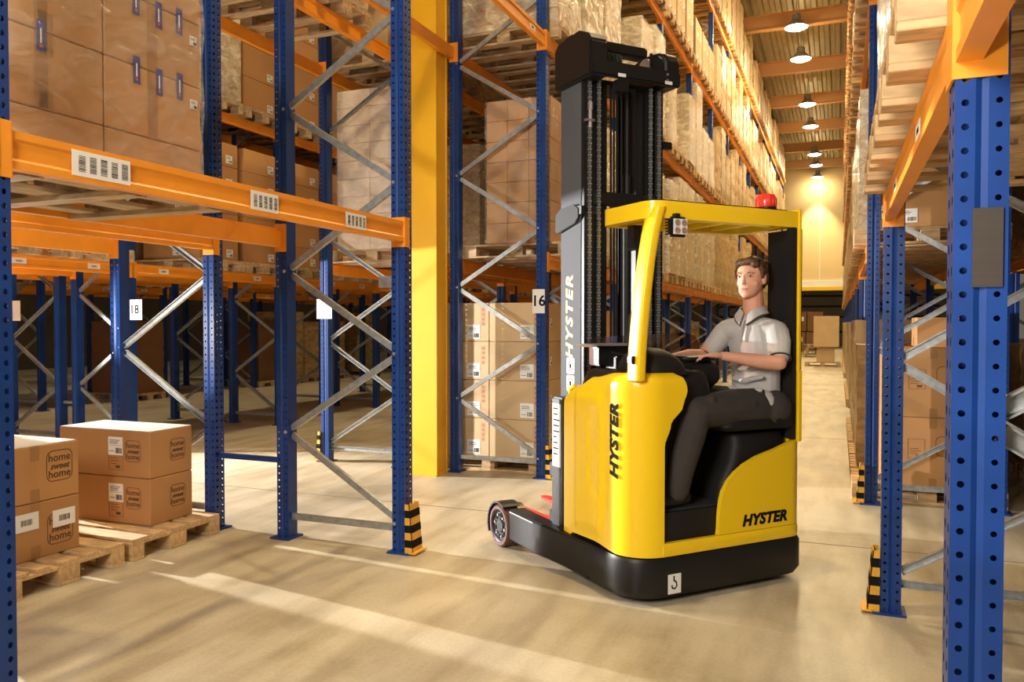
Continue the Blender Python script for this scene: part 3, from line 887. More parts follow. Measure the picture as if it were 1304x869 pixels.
# ------------------------------------------------------------------ goods along the right aisle rack
for k in range(0, NB):
    for l in range(-1, 4):
        if l == -1 and k < 2: continue
        if k == 1 and l == 0: continue
        if k == 0 and l > 1: continue
        for s, y in enumerate(slots(k)):
            rnd = random.Random(5000 + k * 100 + l * 10 + s)
            zb = 0.0005 if l < 0 else bt(l)
            place = '%s place, %s, %s, right aisle' % (SLOT[s], 'floor' if l < 0 else LN[l] + ' level', bayname(k))
            if l == -1 and k in (4, 7): continue
            if k >= 5:
                far_load(.74, y, zb, (1.2, 1.45, 1.7)[(k + l + s * 2) % 3], k + s + l); continue
            pallet(0.72, y, zb, 'pallet at ' + place, 'pallets in the right aisle rack', k < 1 and l == 0 or (k == 2 and s == 0 and l < 1), m=WOOD)
            z = zb + PZ + .001
            if k == 2 and s == 0 and l == -1:
                for i in range(2):
                    d = (.80, .74, .60)
                    o = carton(.76, y, z + i * (d[2] + .003), d, CARD, '%s big carton on the floor behind the right rack post' % ('lower', 'upper')[i], 'big cartons in the right rack', tape='y')
                    link('print_panel', CACHE['pp'], o, on_my(-.13, -d[1] / 2 - .0008, .33))
                    link('print_frame', cached(('ring', 1.3), lambda: rr_ring(.2, .17, .04, .005).mesh('logo_frame', BROWNINK)), o, on_my(.12, -d[1] / 2 - .0008, .36))
                carton(.88, y, z + 1.206, (.5, .6, .26), CARD, 'small carton on top of the big cartons behind the right rack post', 'big cartons in the right rack', tape='x')
            elif k in (0, 1, 2, 3) and l in (0, 1):
                if k == 2 and s == 0:
                    stack(.74, y, z, 3, (.9, .37, .42), CARD, place, 'cartons along the right aisle', (('my', -.2, .1, .16, .12, 'ship'), ('mx', 0, .12, .14, .11, 'ship')))
                else:
                    wrapped(.74, y, z, (2, 2, 4), (.55, .375, .36), CARDW if k == 0 else CARDL, 'film wrapped load at ' + place, 'wrapped loads along the right aisle', s + l, FILM)
            else:
                dz = rnd.choice((1.2, 1.45, 1.7)) if l >= 0 else rnd.choice((.9, 1.2, 1.45))
                link('wrapped_load', lump_mesh(rnd.randint(0, 5), dz), None, T(.74, y, z), 'pallet load at ' + place, 'pallet load', 'loads along the right aisle')
for k in (2, 3):
    for l in (-1, 0):
        for s, y in enumerate(slots(k)):
            place = '%s place, %s, %s, rearmost right rack' % (SLOT[s], 'floor' if l < 0 else 'lowest level', bayname(k))
            zb = .0005 if l < 0 else bt(0)
            pallet(2.28, y, zb, 'pallet at ' + place, 'pallets in the rack behind on the right')
            link('wrapped_load', lump_mesh((k + s) % 6, 1.2), None, T(2.28, y, zb + PZ + .001), 'pallet load at ' + place, 'pallet load', 'loads in the rack behind on the right')

link('distant_loads', FAR.mesh('distant_loads'), label='distant stacked pallet loads at the far end of both aisle racks', cat='pallet loads', kind='stuff')

# ------------------------------------------------------------------ goods across the second aisle
def slots3(k): return [F3(k) + o for o in (0.52, 1.40, 2.27)]
for rn in R3:
    xc = sum(R3[rn]) / 2 + {'third': .03, 'fourth': -.03, 'fifth': 0, 'sixth': 0}[rn]
    for k in range(-1, 7):
        if k < 0 and rn == 'fifth': continue
        if rn == 'sixth' or k > 4 or (rn == 'fifth' and k < 1): continue
        for l in range(-1, 3):
            if (rn == 'fifth' and l > 0) or (rn == 'fourth' and l > 1): continue
            for s, y in enumerate(slots3(k)):
                rnd = random.Random(9000 + len(rn) * 13 + ord(rn[1]) + k * 100 + l * 10 + s)
                place = '%s place, %s, %s bay, %s left rack' % (SLOT[s], 'floor' if l < 0 else LN[l] + ' level', OR3[k + 1], rn)
                if l == -1 and (rn in ('third', 'fourth') or rnd.random() < .3): continue
                if rn == 'third' and k == 0 and s == 0 and l < 2: continue
                if rnd.random() < .1 and not (rn == 'third' and k < 2): continue
                zb = .0005 if l < 0 else LEV[l] + .03 + BH + .001
                pallet(xc, y, zb, 'pallet at ' + place, 'pallets in the %s left rack' % rn, rn == 'third' and k == 0 and l == 0, m=WOODG)
                z = zb + PZ + .001
                if rn == 'third' and k < 2 and l < 2:
                    if l == 1 and k == 0 and s == 1:
                        wrapped(xc, y, z, (2, 2, 5), (.55, .375, .35), CARDL, 'golden film wrapped tall load at ' + place, 'wrapped loads across the second aisle', 2)
                    else:
                        stack(xc + .02, y, z, (5, 4)[l], (.98, .74, (.32, .45)[l]), CARD, place, 'cartons across the second aisle', (('px', .2, .1, .13, .11, 'ship'), ('my', .1, .1, .13, .11, 'ship')), cols=1)
                else:
                    dz = rnd.choice((1.2, 1.45, 1.7))
                    o = link('wrapped_load', lump_mesh(rnd.randint(0, 5), dz), None, T(xc, y, z), 'pallet load at ' + place, 'pallet load', 'loads in the %s left rack' % rn)
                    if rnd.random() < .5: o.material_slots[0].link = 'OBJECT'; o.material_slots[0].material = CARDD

# ------------------------------------------------------------------ the far end of the aisle
for i in range(6):
    x = -2.6 + .75 * (i % 3) + .05 * (i // 3); z = .15 + 1.0 * (i // 3)
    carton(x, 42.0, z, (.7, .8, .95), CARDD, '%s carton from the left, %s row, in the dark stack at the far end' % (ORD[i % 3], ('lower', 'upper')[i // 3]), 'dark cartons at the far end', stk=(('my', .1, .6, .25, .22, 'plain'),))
pallet(-1.95, 42.0, .0005, 'pallet under the dark carton stack at the far end', 'pallets at the far end', m=WOODG, rz=0)
for i in range(4):
    pallet(-.9 + .02 * i, 39.0, .0005 + i * .146, '%s flat pallet of the pile at the far end of the aisle' % ORD[i], 'pallets at the far end', m=WOODG, rz=.1 * i)
pallet(-.52, 31.0, .0005, 'pallet under the big far carton in the aisle', 'pallets at the far end', m=WOODG)
carton(-.42, 31.0, .146, (.6, .6, .55), CARDL, 'lower carton standing in the far aisle by the right rack', 'cartons in the far aisle')
carton(-.40, 31.0, .70, (.85, .8, 1.1), CARDL, 'big light carton standing in the far aisle by the right rack', 'cartons in the far aisle')

# ------------------------------------------------------------------ ceiling lamps
LP = [(-1.2, y) for y in (4.0, 10.0, 16.0, 21.0, 24.6, 27.6, 33.4, 37.2, 43.4, 46.4, 50.2)]
SHADE = MB().lathe([(.06, .30), (.09, .28), (.10, .16), (.24, .02), (.25, .0), (.235, .0), (.09, .15)], n=20).mesh('reflector', GALV, smooth=True)
BULBM = MB().lathe([(.02, .14), (.10, .10), (.215, .03), (.225, .005), (.15, -.03), (.02, -.045)], n=18).mesh('bulb', BULB, smooth=True)
RODM = MB().cyl((0, 0, .30), .012, .62, 'z', 8).mesh('rod', GALV)
for i, (x, y) in enumerate(LP):
    t = thing('ceiling_lamp', (x, y, 10.05), 0, 'warm hanging high bay lamp over the main aisle, %s from the camera' % ORD[i], 'ceiling lamp', 'lamps over the main aisle')
    link('reflector', SHADE, t, Matrix.Scale(1.35, 4)); link('bulb', BULBM, t, Matrix.Scale(1.35, 4)); link('rod', RODM, t)
    lamp('lamp_light', 'SPOT', (0, 0, -.06), None, 1150 if y < 48 else 2800, WARM, 0.12, 142 if y < 48 else 66, 0.5, t)
    lamp('lamp_spill', 'POINT', (0, 0, -.20), None, 40, WARM, 0.12, parent=t)
for i, (x, y) in enumerate([(-6.6, 4.0), (-6.6, 10.0), (-6.6, 17.0), (-11.5, 9.0), (-11.5, 16.0)]):
    t = thing('ceiling_lamp', (x, y, 10.05), 0, 'hanging lamp over the %s left aisle, %s from the camera' % (('second', 'third')[i > 2], ORD[i if i < 3 else i - 3]), 'ceiling lamp', 'lamps over the side aisles')
    link('reflector', SHADE, t, Matrix.Scale(1.35, 4)); link('bulb', BULBM, t, Matrix.Scale(1.35, 4)); link('rod', RODM, t)
    lamp('lamp_light', 'SPOT', (0, 0, -.06), None, 650, WARM, 0.12, 142, 0.5, t)

# ------------------------------------------------------------------ the reach truck (x forward to the forks, y to its left)
def on_py(x, y, z): return T(x, y, z) @ Matrix(((-1, 0, 0, 0), (0, 0, 1, 0), (0, 1, 0, 0), (0, 0, 0, 1)))
truck = thing('reach_truck', (-.606, 4.714, 0), R(139), 'yellow and black reach truck with raised roof guard and tall black mast', 'reach truck')
def tp(name, mb, m=None, parent=None, M=None, label=None, **kw):
    return link(name, mb.mesh(name, m, **kw) if isinstance(mb, MB) else mb, parent or truck, M, label)

def path_pt(path, s):
    """path: list of ('l', p, q) / ('a', c, r, a0, a1); returns point and outward normal at arc length s"""
    for seg in path:
        if seg[0] == 'l':
            p, q = seg[1], seg[2]; L = math.hypot(q[0] - p[0], q[1] - p[1])
            if s <= L or seg is path[-1]:
                f = s / L; d = ((q[0] - p[0]) / L, (q[1] - p[1]) / L)
                return (p[0] + d[0] * s, p[1] + d[1] * s), (d[1], -d[0])
        else:
            c, r, a0, a1 = seg[1:]; L = r * abs(a1 - a0)
            if s <= L or seg is path[-1]:
                a = a0 + (a1 - a0) * s / L
                return (c[0] + r * math.cos(a), c[1] + r * math.sin(a)), (math.cos(a), math.sin(a))
        s -= L
def shell(rows, th, name, m, label=None, parent=None, uv=None):
    """rows[t][s] of (point, normal); closed thin shell"""
    nz, ns = len(rows), len(rows[0])
    out = [tuple(p) for r in rows for p, n_ in r]
    inn = [(p[0] - n_[0] * th, p[1] - n_[1] * th, p[2]) for r in rows for p, n_ in r]
    N = nz * ns; fs = []
    for a in range(nz - 1):
        for b in range(ns - 1):
            q = (a * ns + b, a * ns + b + 1, (a + 1) * ns + b + 1, (a + 1) * ns + b)
            fs.append(q); fs.append(tuple(i + N for i in q[::-1]))
    rim = [b for b in range(ns)] + [a * ns + ns - 1 for a in range(1, nz)] + [(nz - 1) * ns + b for b in range(ns - 2, -1, -1)] + [a * ns for a in range(nz - 2, 0, -1)]
    for i in range(len(rim)):
        a, b = rim[i], rim[(i + 1) % len(rim)]
        fs.append((a, b, b + N, a + N))
    return tp(name, MB().add(out + inn, fs), m, parent, None, label, smooth=True, angle=40)
def interp(x, pts):
    if x <= pts[0][0]: return pts[0][1]
    for (a, b), (c, d) in zip(pts, pts[1:]):
        if x <= c:
            f = (x - a) / (c - a); f = f * f * (3 - 2 * f); return b + (d - b) * f
    return pts[-1][1]

# chassis skirt
def rrect(x0, x1, y0, y1, r, n=6, corners=(1, 1, 1, 1)):  # corners: radius factors
    pts = []
    for i, (cx, cy, a0) in enumerate(((x1, y1, 0), (x0, y1, 90), (x0, y0, 180), (x1, y0, 270))):
        rr = max(r * corners[i], 0.004)
        sx = -1 if cx == x1 else 1; sy = -1 if cy == y1 else 1
        for k in range(n + 1):
            a = R(a0 + 90 * k / n); pts.append((cx + sx * rr + rr * math.cos(a), cy + sy * rr + rr * math.sin(a)))
    return pts
ch = MB()
rings = []
for z, e in ((.025, -.05), (.04, -.02), (.08, 0), (.24, 0), (.262, -.008)):
    rings.append([(x, y, z) for x, y in rrect(-.012 - e, .95 + e, -.652 - e, .642 + e, .19, 8, (0, 1, .55, 0))])
ch.loft(rings)
tp('chassis', ch, BLACK, smooth=True, label='black steel chassis skirt')
# yellow front and side panel, wrapping the near rear corner
P1 = [('l', (.74, .628), (.20, .628)), ('a', (.20, .428), .20, R(90), R(180)), ('l', (0, .428), (0, .10))]
S0 = .54 + .314
def zt(s): return interp(s, [(0, 1.13), (.10, 1.185), (.28, 1.245), (.50, 1.28), (.62, 1.285), (1.2, 1.285)])
def zb(s): return interp(s, [(0, .235), (.03, .235), (.12, .285), (.34, .29), (.58, .268), (1.2, .266)])
def send(z): return S0 + interp(z, [(.35, .008), (.88, .008), (1.00, .05), (1.10, .135), (1.19, .165), (1.25, .15), (1.285, .10)])
rows = []
for i in range(41):
    t_ = i / 40; zn = .27 + 1.015 * t_; row = []
    for j in range(61):
        s = send(zn) * j / 60
        (x, y), nrm = path_pt(P1, s)
        z = zb(s) + t_ * (zt(s) - zb(s))
        roll = max(0, 1 - (zt(s) - z) / .07); off = -.05 * (1 - math.sqrt(max(0, 1 - roll * roll)))
        # raised mid panel
        e = interp(s, [(.13, 0), (.17, .022), (.40, .022), (.47, 0)]) * interp(z, [(.30, .0), (.40, 1), (1.12, 1), (1.20, 0)])
        e += -.008 * interp(s, [(.30, 0), (.32, 1), (.40, 1), (.42, 0)]) * interp(z, [(.55, 0), (.60, 1), (1.02, 1), (1.06, 0)])
        off += e
        row.append(((x - 0 + nrm[0] * off, y + nrm[1] * off, z), nrm))
    rows.append(row)
body = shell(rows, .035, 'body_panel', YEL, 'yellow side and corner body panel')
link('lettering', text_mesh('HYSTER', .102, INK, .005, .22, 1.06, 1.12), body, on_py(.185, .6295, .90) @ RZ(math.pi / 2))
# entry sill and rear right panel
P2 = [('l', (0, .428), (0, -.54)), ('a', (.10, -.54), .10, R(180), R(270)), ('l', (.10, -.64), (.74, -.64))]
rows = [[((lambda q: (q[0][0] + q[1][0] * .006 * math.sin(math.pi * i / 4), q[0][1] + q[1][1] * .006 * math.sin(math.pi * i / 4), .266 + .074 * i / 4))(path_pt(P2, 1.76 * j / 60)), path_pt(P2, 1.76 * j / 60)[1]) for j in range(61)] for i in range(5)]
shell(rows, .03, 'entry_sill', YEL)
def zr(s):  # top edge over the path, starting at y = .428
    b = s - .428
    return interp(b, [(-.03, .345), (-.02, .36), (-.008, .44), (.005, .53), (.05, .625), (.13, .70), (.26, .765), (.42, .81), (.55, .85), (.75, 1.0), (1.3, 1.15)])
def lin(x, pts):
    for (a, b), (c, d) in zip(pts, pts[1:]):
        if x <= c: return b + (d - b) * max(0, (x - a)) / (c - a)
    return pts[-1][1]
ZR = [(-.034, .344), (-.030, .36), (-.026, .44), (-.018, .52), (.00, .585), (.04, .648), (.09, .692), (.16, .735), (.26, .775), (.40, .808), (.53, .845), (.62, .87), (.75, .98), (1.3, 1.10)]
rows = []
for i in range(21):
    row = []
    for j in range(71):
        s = .394 + (1.76 - .394) * (j / 70) ** 1.6
        q, nrm = path_pt(P2, s); z = .343 + (lin(s - .428, ZR) - .343) * i / 20
        row.append(((q[0], q[1], z), nrm))
    rows.append(row)
rp = shell(rows, .03, 'rear_panel', YEL, 'yellow rear corner panel with curved top')
link('lettering', text_mesh('HYSTER', .088, INK, .0046, .22, 1.06, 1.08), rp, on_mx(-.0012, -.318, .402) @ RZ(R(0)))
# inside of the cab
tp('cab_floor', MB().prism(rrect(.035, .72, -.595, .585, .17, 6, (1, 1, .5, 1)), .266, .50), PLASTIC)
tp('floor_mat', MB().box(.06, .70, -.2, .44, .501, .512), DGREY)
hp = MB(); rings = []
for z, x0, y1 in ((.50, .05, -.02), (.62, .055, -.05), (.74, .06, -.12), (.84, .075, -.16), (.90, .10, -.17), (.925, .14, -.20)):
    rings.append([(x, y, z) for x, y in rrect(x0, .68, -.58, y1, .06, 4)])
hp.loft(rings)
tp('seat_base', hp, PLASTIC, smooth=True)
seat = tp('seat_cushion', MB().loft([[(x, y, z) for x, y in rrect(.03 + e, .46 - e, -.60, -.04 - e, .07, 5)] for z, e in ((.926, .02), (.95, 0), (1.0, 0), (1.02, .02))]), PLASTIC, smooth=True)
bk = MB(); rings = []
for z, yb, w in ((.96, -.585, .20), (1.1, -.60, .225), (1.3, -.605, .225), (1.5, -.615, .21), (1.58, -.62, .17)):
    rings.append([(.25 + (x), yb + y, z) for x, y in rrect(-w, w, -.045, .045, .04, 4)])
bk.loft(rings)
tp('seat_back', bk, PLASTIC, smooth=True)
tp('belt_buckle', MB().box(.02, .045, -.50, -.47, 1.03, 1.09), RED, bevel=.004)
tp('seat_side_cover', MB().prism([(-.60, .93), (-.43, .93), (-.42, 1.0), (-.47, 1.08), (-.60, 1.10)], -.0, .03, 'x'), PLASTIC, bevel=.008)
tp('back_wall', MB().box(.02, .27, -.628, -.595, .86, 2.137).box(.0, .055, -.565, -.535, .86, 2.137), PLASTIC)
tp('window_plate', MB().box(.03, .10, -.584, -.582, 1.02, 1.25), GREYP)
tp('rear_pillar', MB().box(-.012, .06, -.594, -.566, .845, 2.25), YEL, bevel=.006)
tp('pillar_foot', MB().box(-.018, .06, -.602, -.566, .845, 1.28), YEL, bevel=.006)
# dash, console, controls
da = MB(); rings = []
for z, e in ((1.10, 0), (1.20, .01), (1.262, .03), (1.285, .05)):
    rings.append([(x, y, z) for x, y in rrect(.06 + e, .70 - e, -.02 + e * .5, .585 - e, .12, 6)])
da.loft(rings)
tp('dashboard', da, PLASTIC, smooth=True)
du = MB(); rings = []
for f in range(9):
    a = math.pi / 2 * f / 8; k = math.cos(a); h = math.sin(a)
    rings.append([(.22 + x * k, .33 + y * k + .04 * h, 1.27 + .155 * h) for x, y in rrect(-.17, .2, -.16, .16, .1, 5)])
    if f == 7: break
du.loft(rings)
tp('instrument_hood', du, PLASTIC, smooth=True)
tp('switch_panel', MB().prism(rrect(.07, .11, .18, .42, .018, 4), 1.283, 1.297), DGREY)
tp('steering_column', MB().tube([(.30, .10, 1.22), (.34, -.02, 1.30)], .035, 10), PLASTIC, smooth=True)
ar = MB(); rings = []
for f in range(7):
    y = .145 - .33 * f / 6; w = .055 + .012 * math.sin(f); 
    rings.append([(.30 + x, y, 1.255 + z) for x, z in rrect(-w, w, -.105 + .04 * (f == 6), .085 - .03 * (f == 0) - .03 * (f == 6), .045, 4)])
ar.loft(rings)
arm = tp('armrest', ar, PLASTIC, smooth=True)
tp('armrest_pad', MB().loft([[(.30 + x, y, z) for x, y in rrect(-.075 + e, .075 - e, -.17, .10, .06, 5)] for z, e in ((1.335, .01), (1.345, 0), (1.358, 0), (1.366, .012))]), BLACK, arm, smooth=True)
lp = []
for k in range(29):
    a = 2 * math.pi * k / 28; c, s_ = math.cos(a), math.sin(a)
    lp.append((.17, .49 + .048 * (abs(c) ** .5) * (1 if c > 0 else -1), 1.50 + .125 * (abs(s_) ** .5) * (1 if s_ > 0 else -1)))
mi = MB().tube(lp, .013, 6); mi.add([(q[0] + .004, q[1], q[2]) for q in lp[:-1]], [tuple(range(28))])
tp('mirror', mi, PLASTIC, smooth=True)
tp('windscreen', MB().prism([(-.42, 1.26), (.50, 1.26), (.50, 1.40), (.46, 1.455), (.40, 1.475), (-.30, 1.50), (-.38, 1.48), (-.42, 1.42)], .715, .719, 'x'), GLASS)
br = tp('accessory_bracket', MB().box(.60, .72, .20, .46, 1.30, 1.42).box(.50, .62, .35, .40, 1.28, 1.36), BLACK, bevel=.006)
tp('clip_plate', MB().prism([(.18, 1.425), (.52, 1.425), (.56, 1.418), (.52, 1.434), (.20, 1.437)], .52, .74, 'x'), STEEL, br)
tp('cable', MB().tube([(.55, .40, 1.385), (.30, .47, 1.375), (.09, .575, 1.37)], .006, 6), BLACK, br)
tp('clamp', MB().box(.03, .08, .585, .62, 1.34, 1.385), BLACK, br, bevel=.004)
# roof guard
RP = rrect(-.005, .52, -.565, .52, .10, 8, (1, 1, 0, 1))
RI = rrect(.07, .45, -.50, .45, .06, 8, (1, 1, 0, 1))
n = len(RP)
roof = MB()
roof.add([(x, y, z) for z in (2.14, 2.235) for x, y in RP] + [(x, y, z) for z in (2.14, 2.235) for x, y in RI],
         [(i, (i + 1) % n, n + (i + 1) % n, n + i) for i in range(n)] + [(2 * n + i, 3 * n + i, 3 * n + (i + 1) % n, 2 * n + (i + 1) % n) for i in range(n)] +
         [(n + i, n + (i + 1) % n, 3 * n + (i + 1) % n, 3 * n + i) for i in range(n)] + [(i, 2 * n + i, 2 * n + (i + 1) % n, (i + 1) % n) for i in range(n)])
rf = tp('roof_frame', roof, YEL, smooth=True, angle=50, label='yellow overhead guard')
for y in (-.30, -.10, .10, .30):
    tp('roof_bar', MB().box(.06, .46, y - .025, y + .025, 2.15, 2.225), YEL, rf, bevel=.006)
tp('roof_seal', MB().prism(rrect(.01, .50, -.55, .50, .09, 6), 2.236, 2.243), BLACK, rf)
pl = MB(); rings = []
for x, y, z in ((.055, .575, 1.25), (.055, .568, 1.40), (.052, .557, 1.55), (.048, .541, 1.72), (.044, .520, 1.90), (.040, .495, 2.05), (.035, .470, 2.16), (.03, .46, 2.20)):
    rings.append([(x + a, y + b, z) for a, b in rrect(-.055, .055, -.03, .03, .018, 3)])
pl.loft(rings)
tp('front_pillar', pl, YEL, smooth=True, angle=50, label='curved yellow roof pillar')
bc = tp('beacon', MB().lathe([(.055, 0), (.058, .01), (.058, .06), (.05, .075), (.0, .078)], (.06, -.37, 2.255), n=20), BEACON, smooth=True, label='red warning beacon')
for k in range(16):
    a = 2 * math.pi * k / 16
    tp('beacon_rib', MB().box(-.004, .004, -.004, .004, 2.262, 2.31, T(.06 + .058 * math.cos(a), -.37 + .058 * math.sin(a), 0) @ RZ(a)), BEACON, bc)
tp('beacon_base', MB().cyl((.06, -.37, 2.243), .062, .012, 'z', 20), BLACK, bc)
wl = tp('work_light', MB().box(-.055, -.012, .305, .425, 2.035, 2.145), BLACK, bevel=.014)
tp('lens', MB().box(-.058, -.0555, .318, .412, 2.048, 2.132), LED, wl)
for i in range(2):
    for j in range(2): tp('reflector_cell', MB().lathe([(.014, 0), (.018, -.004), (.008, -.0035), (.001, -.002)], (-.0585, .342 + i * .046, 2.069 + j * .042), 'x', 10), STEEL, wl)
for z in range(6): tp('cooling_fin', MB().box(-.05, -.014, .425, .436, 2.045 + z * .016, 2.052 + z * .016), BLACK, wl)
tp('light_bracket', MB().box(-.035, .005, .35, .38, 2.13, 2.165), BLACK, wl)
cl = tp('cab_camera', MB().box(.30, .36, .36, .42, 2.0, 2.135).cyl((.29, .39, 2.02), .03, .08, 'x', 12), BLACK)
# battery and its label
bat = tp('battery', MB().box(.745, .90, -.60, .628, .268, 1.095), BLACK, bevel=.012)
link('label_sticker', sticker_mesh(.10, .40, 'text'), bat, on_py(.83, .6292, .855))
tp('handle', MB().tube([(.80, .55, 1.09), (.79, .55, 1.15), (.74, .55, 1.17)], .014, 8), YEL, bat, smooth=True)
# hook mark on the skirt
hk = tp('hook_mark', MB().box(-.045, .045, -.055, .055, 0, .001), PAPER, None, T(-.0135 + .05, .602, .115) @ RZ(R(50)) @ Matrix(((0, 0, 1, 0), (1, 0, 0, 0), (0, 1, 0, 0), (0, 0, 0, 1))) if False else on_mx(-.0135, .36, .115))
tp('hook_print', MB().tube([(-.004, .045, .0014), (-.004, .02, .0014), (.012, .008, .0014), (.016, -.012, .0014), (.002, -.028, .0014), (-.016, -.022, .0014), (-.018, -.006, .0014)], .005, 6, .2), INK, hk)
# straddle legs, wheels
for s in (1, -1):
    lg = MB(); rings = []
    for x, yo, z0, z1 in ((.45, .640, .045, .258), (.62, .652, .055, .262), (.80, .690, .068, .275), (.95, .718, .075, .288), (1.31, .722, .080, .292), (1.325, .715, .087, .285)):
        c_ = .012
        rings.append([(x, s * a, z) for a, z in ((.61, z0), (yo - c_, z0), (yo, z0 + c_), (yo, z1 - c_), (yo - c_, z1), (.61, z1))])
    leg = tp('straddle_leg', lg.loft(rings), BLACK, smooth=True, angle=30, label='black straddle leg')
    tp('leg_cap', MB().cyl((1.43, .575 if s > 0 else -.63, .155), .148, .055, 'y', 28), BRASS, leg, smooth=True)
    tp('leg_rail', MB().box(.90, 1.36, .57 if s > 0 else -.61, .61 if s > 0 else -.57, .10, .20), BRASS if False else DGREY, leg)
    tp('leg_edge', MB().box(.97, 1.30, s * .7255 - .0012, s * .7255 + .0012, .272, .279), STEEL, leg)
    gd = MB(); n0 = 14; r0, r1 = .158, .170; pts = []
    for k in range(n0 + 1):
        a = R(-25 + 145 * k / n0); pts.append((1.46 + r1 * math.cos(a), .147 + r1 * math.sin(a)))
    for k in range(n0, -1, -1):
        a = R(-25 + 145 * k / n0); pts.append((1.46 + r0 * math.cos(a), .147 + r0 * math.sin(a)))
    gd2 = MB()
    for k in range(n0):
        q = [pts[k], pts[k + 1], pts[2 * n0 - k], pts[2 * n0 + 1 - k]]
        gd2.prism(q, s * .655 - .045, s * .655 + .085, 'y')
    tp('wheel_guard', gd2, BLACK, leg)
    wh = tp('load_wheel', MB().ring([(.105, -.05), (.135, -.05), (.145, -.04), (.145, .04), (.135, .05), (.118, .05), (.112, .045)], (1.46, s * .685, .147), 'y', 36), RUBBER, smooth=True, label='load wheel with dark red tyre')
    tp('hub', MB().lathe([(.002, -.03), (.106, -.045), (.113, .046), (.106, .043), (.095, .032), (.05, .030), (.045, .040), (.002, .042)], (1.46, s * .685, .147), 'y', 36), BLACK, wh, smooth=True) if s > 0 else tp('hub', MB().lathe([(.002, -.042), (.045, -.040), (.095, -.032), (.112, -.05), (.108, .05), (.002, .03)], (1.46, s * .685, .147), 'y', 36), BLACK, wh)
    for k in range(6):
        a = R(60 * k + 10)
        c_ = (1.46 + .075 * math.cos(a), s * .685 + s * .031, .147 + .075 * math.sin(a))
        tp('wheel_nut', MB().cyl((c_[0], c_[1] - (0 if s > 0 else .012), c_[2]), .009, .012, 'y', 6), STEEL, wh)
        a2 = R(60 * k + 40)
        tp('spoke_slot', MB().cyl((1.46 + .078 * math.cos(a2), s * .685 + s * .0315, .147 + .078 * math.sin(a2)), .017, .004, 'y', 10), INK, wh)
# forks and carriage
for y in (.24, -.16):
    fk = MB(); rings = []
    for x, w, z0, z1 in ((1.42, .05, .055, .105), (1.9, .05, .060, .100), (2.30, .048, .068, .092), (2.40, .036, .072, .088), (2.43, .02, .075, .085)):
        rings.append([(x, y - w, z0), (x, y + w, z0), (x, y + w, z1), (x, y - w, z1)])
    fk.loft(rings); fk.box(1.405, 1.45, y - .05, y + .05, .055, .60)
    tp('fork', fk, RED, label='red fork')
tp('carriage', MB().box(1.33, 1.40, -.36, .36, .14, .24).box(1.33, 1.40, -.36, .36, .48, .58).box(1.31, 1.36, -.30, -.2, .12, .75).box(1.31, 1.36, .2, .3, .12, .75), BLACK, bevel=.008)
# mast
mast = tp('mast', MB().box(1.0, 1.3, -.26, .26, .05, .15), BLACK, bevel=.006, label='tall black mast')
tp('cross_member', MB().box(1.0, 1.06, -.30, .30, 2.36, 2.45), BLACK, mast, bevel=.006)
tp('cross_member', MB().box(1.22, 1.3, -.30, .30, 1.2, 1.3), BLACK, mast, bevel=.006)
for s in (1, -1):
    for (y, x0, x1, zt_) in ((.315, 1.0, 1.30, 3.22), (.245, 1.02, 1.28, 3.20), (.175, 1.035, 1.265, 3.18)):
        w = .014
        c = MB().box(x0, x1, s * y - w / 2, s * y + w / 2, .06, zt_)
        yi = sorted((s * y, s * (y - .055)))
        c.box(x0, x0 + .018, yi[0], yi[1], .06, zt_).box(x1 - .018, x1, yi[0], yi[1], .06, zt_)
        tp('mast_rail', c, BLACK, mast)
    for y in (.285, .212):
        cm = cached('chain', lambda: (lambda m_: [m_.box(-.010, .010, -.007 - .004 * (i % 2), .007 + .004 * (i % 2), i * .019, i * .019 + .015) for i in range(int(2.75 / .019))] and m_)(MB()).mesh('lift_chain', GALV))
        tp('lift_chain', cm, None, mast, T(.992, s * y, .45))
    tp('lift_cylinder', MB().cyl((1.12, s * .105, .1), .032, 2.5, 'z', 16).cyl((1.12, s * .105, 2.6), .02, .6, 'z', 12), PLASTIC, mast, smooth=True)
for y in (.06, .035, .01, -.03): tp('hose', MB().tube([(1.08, y, .3), (1.07, y, 1.5), (1.08, y, 3.2)], .009, 6), BLACK, mast, smooth=True)
tp('upper_side_panel', MB().box(1.035, 1.295, .3225, .3265, 2.31, 3.17), GREYP, mast)
sp = tp('side_panel', MB().box(1.035, 1.295, .3225, .3265, .15, 2.305), GREYP, mast, label='grey outer mast face')
link('lettering', text_mesh('HYSTER', .12, YELCOL, .004, .22, 1.25, 1.15), sp, on_py(1.175, .3275, 1.60) @ RZ(math.pi / 2))
for z in (1.27, 1.15):
    st_ = tp('warning_sticker', MB().prism(rrect(-.05, .05, -.055, .055, .01, 2), .3268, .3275, 'y', T(1.165, 0, z)), PAPER, sp)
    ring = MB(); o_ = [(.036 * math.cos(2 * math.pi * k / 16), .036 * math.sin(2 * math.pi * k / 16)) for k in range(16)]
    ring.add([(x, y, .0008) for x, y in o_] + [(x * .75, y * .75, .0008) for x, y in o_], [(k, (k + 1) % 16, 16 + (k + 1) % 16, 16 + k) for k in range(16)])
    ring.add([(-.028, .024, .0008), (-.024, .028, .0008), (.028, -.024, .0008), (.024, -.028, .0008)], [(0, 1, 2, 3)])
    tp('red_ring', ring, REDINK, st_, on_py(1.165, .3275, z))
    tp('pictogram', MB().box(-.012, .012, -.015, .015, .0008, .001), INK, st_, on_py(1.165, .3275, z))
tp('side_ear', MB().prism([(1.03, 2.33), (1.09, 2.365), (1.28, 2.35), (1.335, 2.31), (1.335, 2.20), (1.31, 2.185), (1.07, 2.235), (1.03, 2.27)], .34, .352, 'y'), DGREY, mast, bevel=.004)
